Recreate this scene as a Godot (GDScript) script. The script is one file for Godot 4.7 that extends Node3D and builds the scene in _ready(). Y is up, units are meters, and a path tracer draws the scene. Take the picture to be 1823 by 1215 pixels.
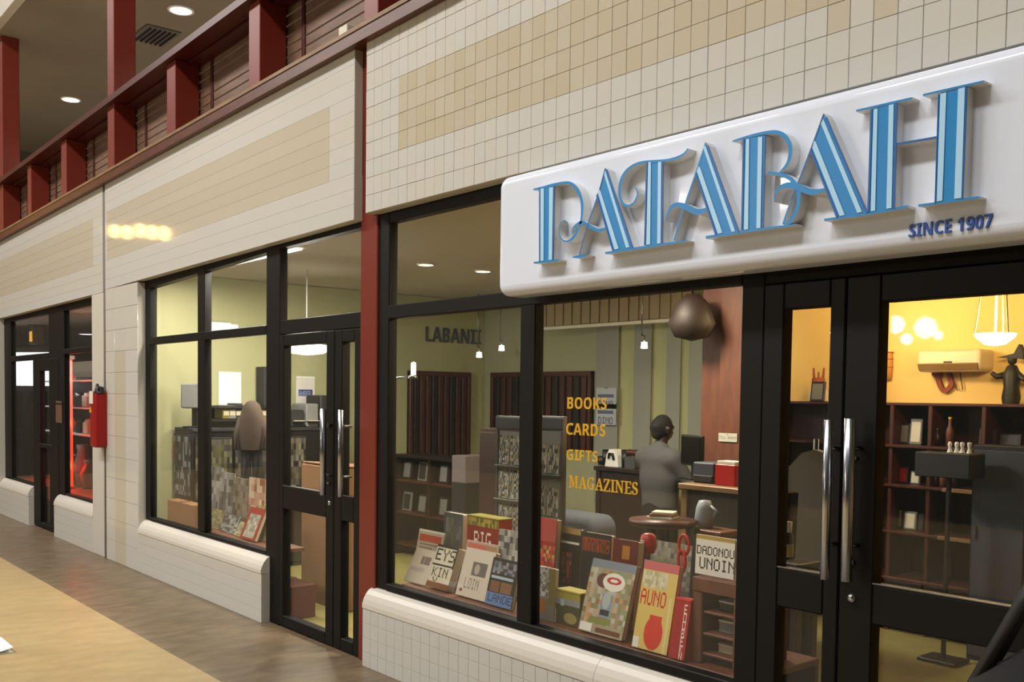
extends Node3D

var used := {}
var mats := {}
var meshes := {}
var rng := RandomNumberGenerator.new()


func _ready() -> void:
	rng.seed = 7
	# camera: a lens shifted upwards, as in a photograph cropped from a taller one
	var cam := Camera3D.new()
	cam.name = "camera"
	cam.projection = Camera3D.PROJECTION_FRUSTUM
	cam.near = 0.1
	cam.far = 80.0
	cam.size = 0.069429
	cam.frustum_offset = Vector2(0, 0.010031)
	cam.transform = Transform3D(Basis(Vector3(0.637817, 0.013320, -0.770073), Vector3(-0.041758, 0.998978, -0.017306), Vector3(0.769055, 0.043195, 0.637721)), Vector3(0, 1.6000, 3.0028))
	add_child(cam)
	cam.current = true
	# surroundings: a closed mall, so the sky is black
	var we := WorldEnvironment.new()
	we.name = "surroundings"
	var env := Environment.new()
	env.background_mode = Environment.BG_COLOR
	env.background_color = Color(0.0, 0.0, 0.0)
	env.tonemap_mode = Environment.TONE_MAPPER_LINEAR
	env.tonemap_exposure = 1.0
	env.sdfgi_enabled = true
	env.ssao_enabled = true
	env.ssil_enabled = true
	we.environment = env
	add_child(we)
	# large lights: glowing panels of the hall ceiling, of the upper gallery and of the shops
	make_materials()
	for x in [-18.0, -13.5, -9.0, -5.0, -1.5]:
		panel_light("ceiling_light", "large pale light panel in the hall ceiling in front of the shops", Vector3(x, 8.9, 5.4), Vector2(2.4, 1.2), Color(1.0, 0.985, 0.96), 36.5, "hall ceiling panels")
	panel_light("ceiling_light", "square light panel in the shop ceiling hidden behind the signboard", Vector3(-4.6, 2.6, -1.5), Vector2(0.5, 0.5), Color(1.0, 0.95, 0.83), 9.0)
	panel_light("ceiling_light", "narrow light strip in the shop ceiling just behind the middle window's head", Vector3(-7.3, 2.62, -0.24), Vector2(2.0, 0.1), Color(1.0, 0.97, 0.9), 7.0)
	panel_light("ceiling_light", "square light panel in the dark red shop's ceiling", Vector3(-11.6, 2.44, -2.0), Vector2(0.5, 0.5), Color(1.0, 0.85, 0.68), 1.2)
	# the setting, then the shop front, then what stands in the shops
	build_shell()
	build_facade()
	build_windows()
	build_gallery()
	build_sign()
	build_opposite()
	build_books()
	build_counter()
	build_right_room()
	build_left_room()
	build_far_shop()
	build_people()
	build_small_things()


# ---------------------------------------------------------------- materials
func mt(key: String, c: Color, rough := 0.6, metal := 0.0, spec := 0.5) -> StandardMaterial3D:
	if not mats.has(key):
		var m := StandardMaterial3D.new()
		m.resource_name = key
		m.albedo_color = c
		m.roughness = rough
		m.metallic = metal
		m.metallic_specular = spec
		mats[key] = m
	return mats[key]


func noise_tex(seed_: int, freq: float, a: Color, b: Color, size := 512, octaves := 4, kind := FastNoiseLite.TYPE_SIMPLEX_SMOOTH) -> NoiseTexture2D:
	var no := FastNoiseLite.new()
	no.seed = seed_
	no.frequency = freq
	no.noise_type = kind
	no.fractal_octaves = octaves
	var t := NoiseTexture2D.new()
	t.width = size
	t.height = size
	t.seamless = true
	t.noise = no
	var g := Gradient.new()
	g.set_color(0, a)
	g.set_color(1, b)
	t.color_ramp = g
	return t


func textured(key: String, tex: Texture2D, scale: Vector3, rough: float, tint := Color.WHITE) -> StandardMaterial3D:
	var m := mt(key, tint, rough)
	m.albedo_texture = tex
	m.uv1_triplanar = true
	m.uv1_world_triplanar = true
	m.uv1_scale = scale
	return m


func glow(key: String, c: Color, e: float) -> StandardMaterial3D:
	var m := mt(key, Color(0.9, 0.9, 0.9), 0.5)
	m.emission_enabled = true
	m.emission = c
	m.emission_energy_multiplier = e
	return m


func make_materials() -> void:
	mt("frame", Color(0.04, 0.036, 0.033), 0.55, 0.0, 0.35)
	mt("white_tile", Color(0.772, 0.764, 0.738), 0.05)
	mt("white_tile_warm", Color(0.77, 0.758, 0.725), 0.05)
	mt("white_tile_grey", Color(0.766, 0.76, 0.737), 0.05)
	mt("beige_tile", Color(0.735, 0.70, 0.625), 0.05)
	mt("beige_tile_pale", Color(0.742, 0.71, 0.64), 0.05)
	mt("beige_tile_deep", Color(0.73, 0.69, 0.605), 0.05)
	mt("grout", Color(0.70, 0.68, 0.64), 0.8)
	mt("plaster", Color(0.75, 0.73, 0.69), 0.55)
	mt("cap", Color(0.80, 0.78, 0.74), 0.3)
	mt("red_paint", Color(0.44, 0.145, 0.09), 0.42)
	mt("deep_red", Color(0.23, 0.05, 0.037), 0.45)
	mt("chrome", Color(0.72, 0.74, 0.78), 0.22, 1.0)
	mt("steel", Color(0.5, 0.5, 0.5), 0.35, 1.0)
	mt("black", Color(0.03, 0.03, 0.032), 0.4)
	mt("charcoal", Color(0.10, 0.10, 0.11), 0.6)
	mt("white", Color(0.86, 0.86, 0.85), 0.5)
	mt("paper", Color(0.82, 0.80, 0.75), 0.75)
	mt("cream_page", Color(0.78, 0.74, 0.64), 0.8)
	mt("grey", Color(0.45, 0.45, 0.44), 0.6)
	mt("slate", Color(0.20, 0.22, 0.27), 0.6)
	mt("red", Color(0.66, 0.07, 0.06), 0.4)
	mt("sign_white", Color(0.86, 0.89, 0.95), 0.06)
	mt("letter_side", Color(0.86, 0.87, 0.88), 0.35)
	mt("blue", Color(0.05, 0.50, 0.76), 0.35)
	mt("line_blue", Color(0.12, 0.36, 0.62), 0.35)
	mt("light_blue", Color(0.66, 0.83, 0.95), 0.35)
	mt("navy", Color(0.09, 0.28, 0.58), 0.4)
	mt("gold", Color(0.82, 0.64, 0.16), 0.35)
	mt("green_wall", Color(0.62, 0.615, 0.46), 0.7)
	mt("pale_wall", Color(0.60, 0.60, 0.48), 0.7)
	mt("yellow_wall", Color(0.90, 0.76, 0.45), 0.7)
	mt("shop_ceiling", Color(0.66, 0.62, 0.54), 0.8)
	mt("cardboard", Color(0.52, 0.37, 0.23), 0.8)
	mt("orange", Color(0.80, 0.30, 0.12), 0.5)
	mt("skin", Color(0.19, 0.115, 0.085), 0.5)
	mt("hair", Color(0.03, 0.025, 0.022), 0.8)
	mt("grey_cloth", Color(0.30, 0.30, 0.31), 0.9)
	mt("dark_cloth", Color(0.05, 0.05, 0.06), 0.9)
	mt("brown_cloth", Color(0.24, 0.19, 0.15), 0.95)
	var glass := mt("glass", Color(0.35, 0.38, 0.36, 0.04), 0.02)
	glass.metallic_specular = 0.34
	glass.transparency = BaseMaterial3D.TRANSPARENCY_ALPHA
	textured("wood", noise_tex(3, 0.02, Color(0.20, 0.065, 0.035), Color(0.31, 0.115, 0.06)), Vector3(1.2, 0.25, 1.2), 0.45)
	textured("dark_wood", noise_tex(4, 0.02, Color(0.065, 0.025, 0.018), Color(0.15, 0.06, 0.04)), Vector3(1.4, 0.25, 1.4), 0.45)
	textured("brown_wood", noise_tex(9, 0.02, Color(0.33, 0.175, 0.11), Color(0.43, 0.25, 0.165)), Vector3(1.4, 0.3, 1.4), 0.5)
	textured("tan_wood", noise_tex(5, 0.02, Color(0.42, 0.31, 0.20), Color(0.56, 0.44, 0.30)), Vector3(0.3, 1.5, 1.5), 0.5)
	textured("ledge_wood", noise_tex(6, 0.02, Color(0.27, 0.125, 0.07), Color(0.39, 0.195, 0.115)), Vector3(0.3, 2.0, 2.0), 0.38)
	textured("slat_wood", noise_tex(8, 0.02, Color(0.37, 0.27, 0.20), Color(0.47, 0.35, 0.27)), Vector3(0.3, 2.0, 2.0), 0.55)
	textured("stone", noise_tex(11, 0.012, Color(0.36, 0.305, 0.235), Color(0.49, 0.425, 0.335), 1024, 5), Vector3(0.9, 1.0, 0.28), 0.38)
	textured("tan_stone", noise_tex(12, 0.012, Color(0.60, 0.52, 0.365), Color(0.67, 0.585, 0.425), 1024, 5), Vector3(0.6, 1.0, 0.3), 0.42)
	textured("shop_floor", noise_tex(13, 0.01, Color(0.50, 0.47, 0.27), Color(0.58, 0.545, 0.33)), Vector3(0.5, 1.0, 0.5), 0.45)
	textured("upper_ceiling", noise_tex(14, 0.004, Color(0.47, 0.43, 0.37), Color(0.52, 0.48, 0.42)), Vector3(0.2, 0.2, 0.2), 0.9)


# ---------------------------------------------------------------- things and parts
func numbered(called: String) -> String:
	var k: int = used.get(called, 0)
	used[called] = k + 1
	return called if k == 0 else "%s_%03d" % [called, k]


func thing(called: String, label: String, category: String, at := Vector3.ZERO, turn := 0.0, group := "") -> Node3D:
	var o := Node3D.new()
	o.name = numbered(called)
	add_child(o)
	o.position = at
	o.rotation.y = turn
	o.set_meta("label", label)
	o.set_meta("category", category)
	if group:
		o.set_meta("group", group)
	return o


func struct(called: String, label := "") -> Node3D:
	var o := Node3D.new()
	o.name = numbered(called)
	add_child(o)
	o.set_meta("kind", "structure")
	if label:
		o.set_meta("label", label)
	return o


func part(parent: Node3D, called: String, mesh: Mesh, mat: Material, at := Vector3.ZERO, rot := Vector3.ZERO, label := "") -> MeshInstance3D:
	var o := MeshInstance3D.new()
	o.name = called
	o.mesh = mesh
	o.position = at
	o.rotation = rot
	if mat:
		o.material_override = mat
	if label:
		o.set_meta("label", label)
	parent.add_child(o, true)
	return o


func numbered_child(o: Node, called: String, k: int) -> void:
	o.name = called if k == 0 else "%s_%03d" % [called, k]


func copy(src: Node3D, label: String, at: Vector3, turn := 0.0, group := "") -> Node3D:
	var base := String(src.name)
	var c: Node3D = src.duplicate()
	var cut := base.rfind("_")
	if cut > 0 and base.substr(cut + 1).is_valid_int():
		base = base.substr(0, cut)
	c.name = numbered(base)
	add_child(c)
	c.position = at
	c.rotation.y = turn
	c.set_meta("label", label)
	if group:
		c.set_meta("group", group)
	return c


# a box by its extents
func ext(parent: Node3D, called: String, mat: Material, x0: float, x1: float, y0: float, y1: float, z0: float, z1: float, bevel := 0.004) -> MeshInstance3D:
	return part(parent, called, box(Vector3(absf(x1 - x0), absf(y1 - y0), absf(z1 - z0)), bevel), mat, Vector3((x0 + x1) / 2, (y0 + y1) / 2, (z0 + z1) / 2))


# ---------------------------------------------------------------- shapes
func tri(st: SurfaceTool, a: Vector3, b: Vector3, c: Vector3, out: Vector3) -> void:
	if (b - a).cross(c - a).dot(out) > 0.0:
		st.add_vertex(a); st.add_vertex(c); st.add_vertex(b)
	else:
		st.add_vertex(a); st.add_vertex(b); st.add_vertex(c)


func quad(st: SurfaceTool, a: Vector3, b: Vector3, c: Vector3, d: Vector3, out: Vector3) -> void:
	tri(st, a, b, c, out)
	tri(st, a, c, d, out)


func start(smooth := false) -> SurfaceTool:
	var st := SurfaceTool.new()
	st.begin(Mesh.PRIMITIVE_TRIANGLES)
	st.set_smooth_group(0 if smooth else -1)
	return st


func done(st: SurfaceTool) -> ArrayMesh:
	st.generate_normals()
	return st.commit()


func box(size: Vector3, bevel := 0.004) -> ArrayMesh:
	var key := "box%.4f %.4f %.4f %.4f" % [size.x, size.y, size.z, bevel]
	if meshes.has(key):
		return meshes[key]
	var st := start()
	add_box(st, Vector3.ZERO, size, bevel)
	meshes[key] = done(st)
	return meshes[key]


func add_box(st: SurfaceTool, at: Vector3, size: Vector3, bevel := 0.004) -> void:
	var h := size / 2
	var b := minf(bevel, minf(h.x, minf(h.y, h.z)) * 0.6)
	var ax := [Vector3(1, 0, 0), Vector3(0, 1, 0), Vector3(0, 0, 1)]
	for i in 3:
		var j := (i + 1) % 3
		var k := (i + 2) % 3
		for s in [-1.0, 1.0]:
			var o: Vector3 = at + ax[i] * h[i] * s
			var u: Vector3 = ax[j] * (h[j] - b)
			var v: Vector3 = ax[k] * (h[k] - b)
			quad(st, o - u - v, o + u - v, o + u + v, o - u + v, ax[i] * s)
			for r in [-1.0, 1.0]:
				var e: Vector3 = ax[k] * (h[k] - b)
				var p: Vector3 = at + ax[i] * h[i] * s + ax[j] * (h[j] - b) * r
				var q: Vector3 = at + ax[i] * (h[i] - b) * s + ax[j] * h[j] * r
				quad(st, p - e, p + e, q + e, q - e, ax[i] * s + ax[j] * r)
	for sx in [-1.0, 1.0]:
		for sy in [-1.0, 1.0]:
			for sz in [-1.0, 1.0]:
				tri(st, at + Vector3(h.x * sx, (h.y - b) * sy, (h.z - b) * sz), at + Vector3((h.x - b) * sx, h.y * sy, (h.z - b) * sz), at + Vector3((h.x - b) * sx, (h.y - b) * sy, h.z * sz), Vector3(sx, sy, sz))


func add_prism(st: SurfaceTool, pts: PackedVector2Array, z0: float, z1: float, cap := true, sides := true, back := true) -> void:
	var area := 0.0
	for i in pts.size():
		area += pts[i].cross(pts[(i + 1) % pts.size()])
	var idx := Geometry2D.triangulate_polygon(pts)
	for t in range(0, idx.size(), 3):
		var a := pts[idx[t]]
		var b := pts[idx[t + 1]]
		var c := pts[idx[t + 2]]
		if cap:
			tri(st, Vector3(a.x, a.y, z1), Vector3(b.x, b.y, z1), Vector3(c.x, c.y, z1), Vector3(0, 0, 1))
		if back:
			tri(st, Vector3(a.x, a.y, z0), Vector3(b.x, b.y, z0), Vector3(c.x, c.y, z0), Vector3(0, 0, -1))
	if sides:
		for i in pts.size():
			var a := pts[i]
			var b := pts[(i + 1) % pts.size()]
			var n := (b - a).orthogonal() * -signf(area)
			if (b - a).cross(n) * area > 0.0:
				n = -n
			quad(st, Vector3(a.x, a.y, z0), Vector3(b.x, b.y, z0), Vector3(b.x, b.y, z1), Vector3(a.x, a.y, z1), Vector3(n.x, n.y, 0))


func prism(pts: PackedVector2Array, z0: float, z1: float) -> ArrayMesh:
	var st := start()
	add_prism(st, pts, z0, z1)
	return done(st)


# an outline with a coloured face and pale sides, as a built-up sign letter has
func faced(pts: PackedVector2Array, z0: float, z1: float, face: Material, side: Material) -> ArrayMesh:
	var st := start()
	add_prism(st, pts, z0, z1, true, false, false)
	var m := done(st)
	st = start()
	add_prism(st, pts, z0, z1, false, true, true)
	st.generate_normals()
	st.commit(m)
	m.surface_set_material(0, face)
	m.surface_set_material(1, side)
	return m


# a curved band of changing width (x, y, width)
func ribbon(pts: Array, steps := 5) -> PackedVector2Array:
	var fine: Array[Vector3] = []
	for i in pts.size() - 1:
		var p0: Vector3 = pts[maxi(i - 1, 0)]
		var p1: Vector3 = pts[i]
		var p2: Vector3 = pts[i + 1]
		var p3: Vector3 = pts[mini(i + 2, pts.size() - 1)]
		for s in steps:
			fine.append(p1.cubic_interpolate(p2, p0, p3, float(s) / steps))
	fine.append(pts[-1])
	var left := PackedVector2Array()
	var right := PackedVector2Array()
	for i in fine.size():
		var a := fine[maxi(i - 1, 0)]
		var b := fine[mini(i + 1, fine.size() - 1)]
		var n := Vector2(b.x - a.x, b.y - a.y).normalized().orthogonal() * maxf(fine[i].z, 0.002) / 2
		left.append(Vector2(fine[i].x, fine[i].y) + n)
		right.append(Vector2(fine[i].x, fine[i].y) - n)
	right.reverse()
	return left + right


func add_lathe(st: SurfaceTool, prof: Array, seg := 16, at := Vector3.ZERO) -> void:
	for i in prof.size() - 1:
		var p: Vector2 = prof[i]
		var q: Vector2 = prof[i + 1]
		var nn := (q - p).orthogonal()
		for k in seg:
			var a := TAU * k / seg
			var b := TAU * (k + 1) / seg
			var ca := Vector3(cos(a), 0, sin(a))
			var cb := Vector3(cos(b), 0, sin(b))
			var up := Vector3.UP
			var mid := (ca + cb) / 2
			var out := mid * (q.y - p.y) + up * (p.x - q.x)
			var v := [at + ca * p.x + up * p.y, at + cb * p.x + up * p.y, at + cb * q.x + up * q.y, at + ca * q.x + up * q.y]
			if p.x > 1e-5:
				tri(st, v[0], v[1], v[2], out)
			if q.x > 1e-5:
				tri(st, v[0], v[2], v[3], out)


func lathe(prof: Array, seg := 16) -> ArrayMesh:
	var st := start(true)
	add_lathe(st, prof, seg)
	return done(st)


func add_tube(st: SurfaceTool, pts: Array, r: float, seg := 8, r_end := -1.0) -> void:
	var rings := []
	var side := Vector3.ZERO
	for i in pts.size():
		var d: Vector3 = (pts[mini(i + 1, pts.size() - 1)] - pts[maxi(i - 1, 0)]).normalized()
		if side == Vector3.ZERO:
			side = d.cross(Vector3.UP if absf(d.y) < 0.9 else Vector3.RIGHT).normalized()
		side = (side - d * side.dot(d)).normalized()
		var w := d.cross(side)
		var rr := r if r_end < 0.0 else lerpf(r, r_end, float(i) / (pts.size() - 1))
		var ring := []
		for k in seg:
			ring.append(pts[i] + (side * cos(TAU * k / seg) + w * sin(TAU * k / seg)) * rr)
		rings.append(ring)
	for i in pts.size() - 1:
		for k in seg:
			var k2 := (k + 1) % seg
			var out: Vector3 = rings[i][k] + rings[i][k2] - pts[i] * 2
			quad(st, rings[i][k], rings[i][k2], rings[i + 1][k2], rings[i + 1][k], out)
	for e in [0, pts.size() - 1]:
		var other: int = 1 if e == 0 else pts.size() - 2
		for k in range(1, seg - 1):
			tri(st, rings[e][0], rings[e][k], rings[e][k + 1], pts[e] - pts[other])


func tube(pts: Array, r: float, seg := 8, r_end := -1.0) -> ArrayMesh:
	var st := start(true)
	add_tube(st, pts, r, seg, r_end)
	return done(st)


func words(s: String, size: float, depth: float, face := "Droid Sans", weight := 700) -> TextMesh:
	var f := SystemFont.new()
	f.font_names = PackedStringArray([face])
	f.font_weight = weight
	var t := TextMesh.new()
	t.text = s
	t.font = f
	t.font_size = 48
	t.pixel_size = size / 34.0
	t.depth = depth
	return t


# a sheet with a printed front (its own texture coordinates) and plain sides
func printed(w: float, h: float, t: float, front: Material, side: Material) -> ArrayMesh:
	var st := start()
	var z := t / 2
	var c := [Vector3(-w / 2, h, z), Vector3(w / 2, h, z), Vector3(w / 2, 0, z), Vector3(-w / 2, 0, z)]
	var uv := [Vector2(0, 0), Vector2(1, 0), Vector2(1, 1), Vector2(0, 1)]
	for k in [0, 1, 2, 0, 2, 3]:
		st.set_uv(uv[k])
		st.add_vertex(c[k])
	var m := done(st)
	st = start()
	add_prism(st, PackedVector2Array([Vector2(-w / 2, 0), Vector2(w / 2, 0), Vector2(w / 2, h), Vector2(-w / 2, h)]), -z, z, false)
	st.generate_normals()
	st.commit(m)
	m.surface_set_material(0, front)
	m.surface_set_material(1, side)
	return m


# ---------------------------------------------------------------- print on covers
const GLYPHS := {
	"A": [14, 17, 17, 31, 17, 17, 17], "B": [30, 17, 17, 30, 17, 17, 30], "C": [15, 16, 16, 16, 16, 16, 15], "D": [30, 17, 17, 17, 17, 17, 30], "E": [31, 16, 16, 30, 16, 16, 31],
	"G": [15, 16, 16, 19, 17, 17, 15], "I": [14, 4, 4, 4, 4, 4, 14], "K": [17, 18, 20, 24, 20, 18, 17], "L": [16, 16, 16, 16, 16, 16, 31], "M": [17, 27, 21, 21, 17, 17, 17], "N": [17, 25, 21, 19, 17, 17, 17],
	"O": [14, 17, 17, 17, 17, 17, 14], "R": [30, 17, 17, 30, 20, 18, 17], "S": [15, 16, 16, 14, 1, 1, 30], "T": [31, 4, 4, 4, 4, 4, 4], "U": [17, 17, 17, 17, 17, 17, 14], "W": [17, 17, 17, 21, 21, 27, 17],
	"X": [17, 17, 10, 4, 10, 17, 17], "Y": [17, 17, 10, 4, 4, 4, 4], "V": [17, 17, 17, 17, 17, 10, 4], " ": [0, 0, 0, 0, 0, 0, 0],
}


func write(im: Image, s: String, x: int, y: int, k: int, c: Color, tall := 1) -> void:
	for ch in s:
		var g: Array = GLYPHS.get(ch, GLYPHS["O"])
		for r in 7:
			for b in 5:
				if int(g[r]) >> (4 - b) & 1:
					im.fill_rect(Rect2i(x + b * k, y + r * k * tall, k, k * tall), c)
		x += 6 * k


func disc(im: Image, cx: int, cy: int, rx: int, ry: int, c: Color) -> void:
	for y in range(maxi(0, cy - ry), mini(im.get_height(), cy + ry)):
		var w := int(rx * sqrt(maxf(0.0, 1.0 - pow(float(y - cy) / ry, 2))))
		im.fill_rect(Rect2i(cx - w, y, 2 * w, 1), c)


func sheet(bg: Color, w := 96, h := 128) -> Image:
	var im := Image.create_empty(w, h, false, Image.FORMAT_RGB8)
	im.fill(bg)
	return im


# a patchwork photograph as seen from far: blocks of the given tones
func patches(im: Image, area: Rect2i, tones: Array, cell: int) -> void:
	for y in range(area.position.y, area.end.y, cell):
		for x in range(area.position.x, area.end.x, cell):
			var c: Color = tones[rng.randi() % tones.size()]
			var r := Rect2i(x, y, cell + rng.randi() % cell, cell + rng.randi() % cell).intersection(area)
			im.fill_rect(r, c.lightened(rng.randf() * 0.2))


func ink(im: Image, rough := 0.4) -> StandardMaterial3D:
	var m := StandardMaterial3D.new()
	m.albedo_texture = ImageTexture.create_from_image(im)
	m.roughness = rough
	return m


# ---------------------------------------------------------------- lamps
func panel_light(called: String, label: String, at: Vector3, size: Vector2, c: Color, e: float, group := "") -> void:
	var t := thing(called, label, "ceiling light", at, 0.0, group)
	part(t, "housing", box(Vector3(size.x + 0.06, 0.06, size.y + 0.06), 0.01), mt("white", Color.WHITE), Vector3(0, 0.035, 0))
	part(t, "diffuser", box(Vector3(size.x, 0.012, size.y), 0.003), glow("panel_glow_%d" % int(e * 10), c, 2.2), Vector3(0, -0.002, 0))
	var l := AreaLight3D.new()
	l.name = "light"
	l.area_size = size
	l.light_color = c
	l.light_energy = e
	l.area_range = 40.0
	l.area_attenuation = 2.0
	l.shadow_enabled = true
	l.rotation.x = -PI / 2
	l.position = Vector3(0, -0.02, 0)
	t.add_child(l, true)


func lamp(parent: Node3D, at: Vector3, c: Color, e: float, size := 0.05) -> void:
	var l := OmniLight3D.new()
	l.name = "light"
	l.light_color = c
	l.light_energy = e
	l.light_size = size
	l.omni_range = 30.0
	l.omni_attenuation = 2.0
	l.shadow_enabled = true
	l.position = at
	parent.add_child(l, true)


func downlight(label: String, at: Vector3, r: float, c: Color, e: float, power: float, group := "") -> Node3D:
	var t := thing("ceiling_light", label, "ceiling light", at, 0.0, group)
	part(t, "trim_ring", lathe([Vector2(r, -0.012), Vector2(r * 1.25, -0.01), Vector2(r * 1.25, 0.0)], 24), mt("white", Color.WHITE))
	part(t, "lens", lathe([Vector2(0, -0.014), Vector2(r, -0.01), Vector2(r, 0.0)], 24), glow("lens_%d" % int(e * 10), c, e))
	if power > 0.0:
		var l := SpotLight3D.new()
		l.name = "light"
		l.light_color = c
		l.light_energy = power
		l.light_size = r * 0.8
		l.spot_angle = 68.0
		l.spot_angle_attenuation = 0.6
		l.spot_range = 30.0
		l.spot_attenuation = 2.0
		l.shadow_enabled = true
		l.rotation.x = -PI / 2
		l.position = Vector3(0, -0.03, 0)
		t.add_child(l, true)
	return t


# ---------------------------------------------------------------- the building
func slope(x: float) -> float:   # the fronts rise very slightly towards the right
	return 0.0155 * (x + 5.1)


func build_shell() -> void:
	var fl := struct("floor", "brown stone floor of the mall with a tan band")
	ext(fl, "stone_band", mats.stone, -20, 6, -0.1, 0, -0.1, 0.79, 0.001)
	ext(fl, "tan_band", mats.tan_stone, -20, 6, -0.1, 0, 0.79, 9.8, 0.001)
	ext(fl, "shop_floor", mats.shop_floor, -9.6, 1.7, -0.1, 0, -4.0, -0.1, 0.001)
	ext(fl, "shop_floor", mats.dark_wood, -20, -9.6, -0.1, 0, -4.0, -0.1, 0.001)
	var hc := struct("ceiling_hall", "pale ceiling high over the hall")
	ext(hc, "slab", mats.plaster, -20.1, 6.1, 8.96, 9.1, -0.3, 9.9)
	for s in [["wall_left_end", -20.15, -20.0], ["wall_right_end", 6.0, 6.15]]:
		var w := struct(s[0], "plain pale end wall of the hall")
		ext(w, "slab", mt("end_wall", Color(0.34, 0.32, 0.29), 0.7), s[1], s[2], -0.1, 9.1, -6.3, 9.9)
	var up := struct("wall_front_upper", "pale wall above the upper gallery opening")
	ext(up, "slab", mats.plaster, -20, 6, 6.03, 9.0, 0.05, 0.15)
	# the shops' own walls
	var sc := struct("ceiling_shop", "plain pale shop ceiling")
	ext(sc, "slab", mats.shop_ceiling, -8.7, 1.7, 2.66, 2.8, -3.95, -0.14)
	ext(sc, "slab", mats.shop_ceiling, -20, -8.7, 2.5, 2.64, -3.95, -0.14)
	var wl := struct("wall_shop_left", "yellow green side wall of the book shop")
	ext(wl, "slab", mats.green_wall, -8.85, -8.7, 0, 2.66, -3.95, -0.13)
	var wb := struct("wall_shop_back", "pale olive and warm yellow back wall of the book shop")
	ext(wb, "olive_wall", mats.pale_wall, -8.85, -5.4, 0, 2.66, -3.95, -3.8)
	ext(wb, "yellow_wall", mats.yellow_wall, -5.4, 1.7, 0, 2.66, -3.95, -3.8)
	var wr := struct("wall_shop_right", "warm yellow side wall of the book shop")
	ext(wr, "slab", mats.yellow_wall, 1.55, 1.7, 0, 2.66, -3.8, -0.13)
	var w1 := struct("wall_far_shop", "dark red brown walls of the far shop")
	ext(w1, "back_wall", mt("far_wall", Color(0.20, 0.13, 0.10), 0.7), -20, -9.6, 0, 2.5, -3.95, -3.0)
	ext(w1, "side_wall", mt("far_wall", Color.WHITE), -9.75, -9.6, 0, 2.5, -3.0, -0.14)
	ext(w1, "end_wall", mt("far_wall", Color.WHITE), -19.15, -19.0, 0, 2.5, -3.0, -0.14)
	# upper gallery
	var uf := struct("floor_gallery", "slab of the upper gallery")
	ext(uf, "slab", mats.plaster, -20, 6, 2.82, 3.42, -6.2, -0.15)
	var uc := struct("ceiling_gallery", "plain grey beige ceiling of the upper gallery")
	ext(uc, "slab", mats.upper_ceiling, -20, 6, 6.03, 6.2, -6.2, 0.06)
	var ub := struct("wall_gallery_back", "back wall of the upper gallery")
	ext(ub, "slab", mats.plaster, -20, 6, 3.42, 6.03, -6.3, -6.2)


func front_slab(parent: Node3D, called: String, x0: float, x1: float, yb0: float, yb1: float, yt0: float, yt1: float, z0: float, z1: float, m: Material) -> MeshInstance3D:
	return part(parent, called, prism(PackedVector2Array([Vector2(x0, yb0), Vector2(x1, yb1), Vector2(x1, yt1), Vector2(x0, yt0)]), z0, z1), m)


# a front of tile courses with a beige field inside a white border
func courses(parent: Node3D, x0: float, x1: float, yb: Callable, yt: Callable, rows: int, bx0: float, bx1: float, r0: int, r1: int) -> void:
	var whites := [mats.white_tile, mats.white_tile_warm, mats.white_tile_grey]
	var beiges := [mats.beige_tile, mats.beige_tile_pale, mats.beige_tile]
	for r in rows:
		var t0 := (r + 0.007) / rows
		var t1 := (r + 0.993) / rows
		var runs := [[x0, x1, whites]]
		if r >= r0 and r <= r1:
			runs = [[x0, bx0, whites], [bx0, bx1, beiges], [bx1, x1, whites]]
		for q in runs:
			if q[1] - q[0] < 0.01:
				continue
			var a: float = q[0] + 0.001
			var b: float = q[1] - 0.001
			front_slab(parent, "tile_course", a, b, lerpf(yb.call(a), yt.call(a), t0), lerpf(yb.call(b), yt.call(b), t0), lerpf(yb.call(a), yt.call(a), t1), lerpf(yb.call(b), yt.call(b), t1), -0.004, 0.0, q[2][rng.randi() % 3])


func tile_mesh(w: float, h: float) -> ArrayMesh:
	var key := "tile%.3f %.3f" % [w, h]
	if meshes.has(key):
		return meshes[key]
	var st := start()
	add_tile(st, Vector3.ZERO, w, h)
	meshes[key] = done(st)
	return meshes[key]


func add_tile(st: SurfaceTool, at: Vector3, w: float, h: float) -> void:
	var b := 0.0013
	var f := []
	var o := []
	var k := []
	for c in [Vector2(-1, -1), Vector2(1, -1), Vector2(1, 1), Vector2(-1, 1)]:
		f.append(at + Vector3(c.x * (w / 2 - b), c.y * (h / 2 - b), 0.0))
		o.append(at + Vector3(c.x * w / 2, c.y * h / 2, -b))
		k.append(at + Vector3(c.x * w / 2, c.y * h / 2, -0.008))
	quad(st, f[0], f[1], f[2], f[3], Vector3(0, 0, 1))
	for i in 4:
		var j := (i + 1) % 4
		var out: Vector3 = (o[i] + o[j]) / 2 - at
		quad(st, f[i], f[j], o[j], o[i], Vector3(out.x, out.y, 0.02))
		quad(st, o[i], o[j], k[j], k[i], Vector3(out.x, out.y, 0))


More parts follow.
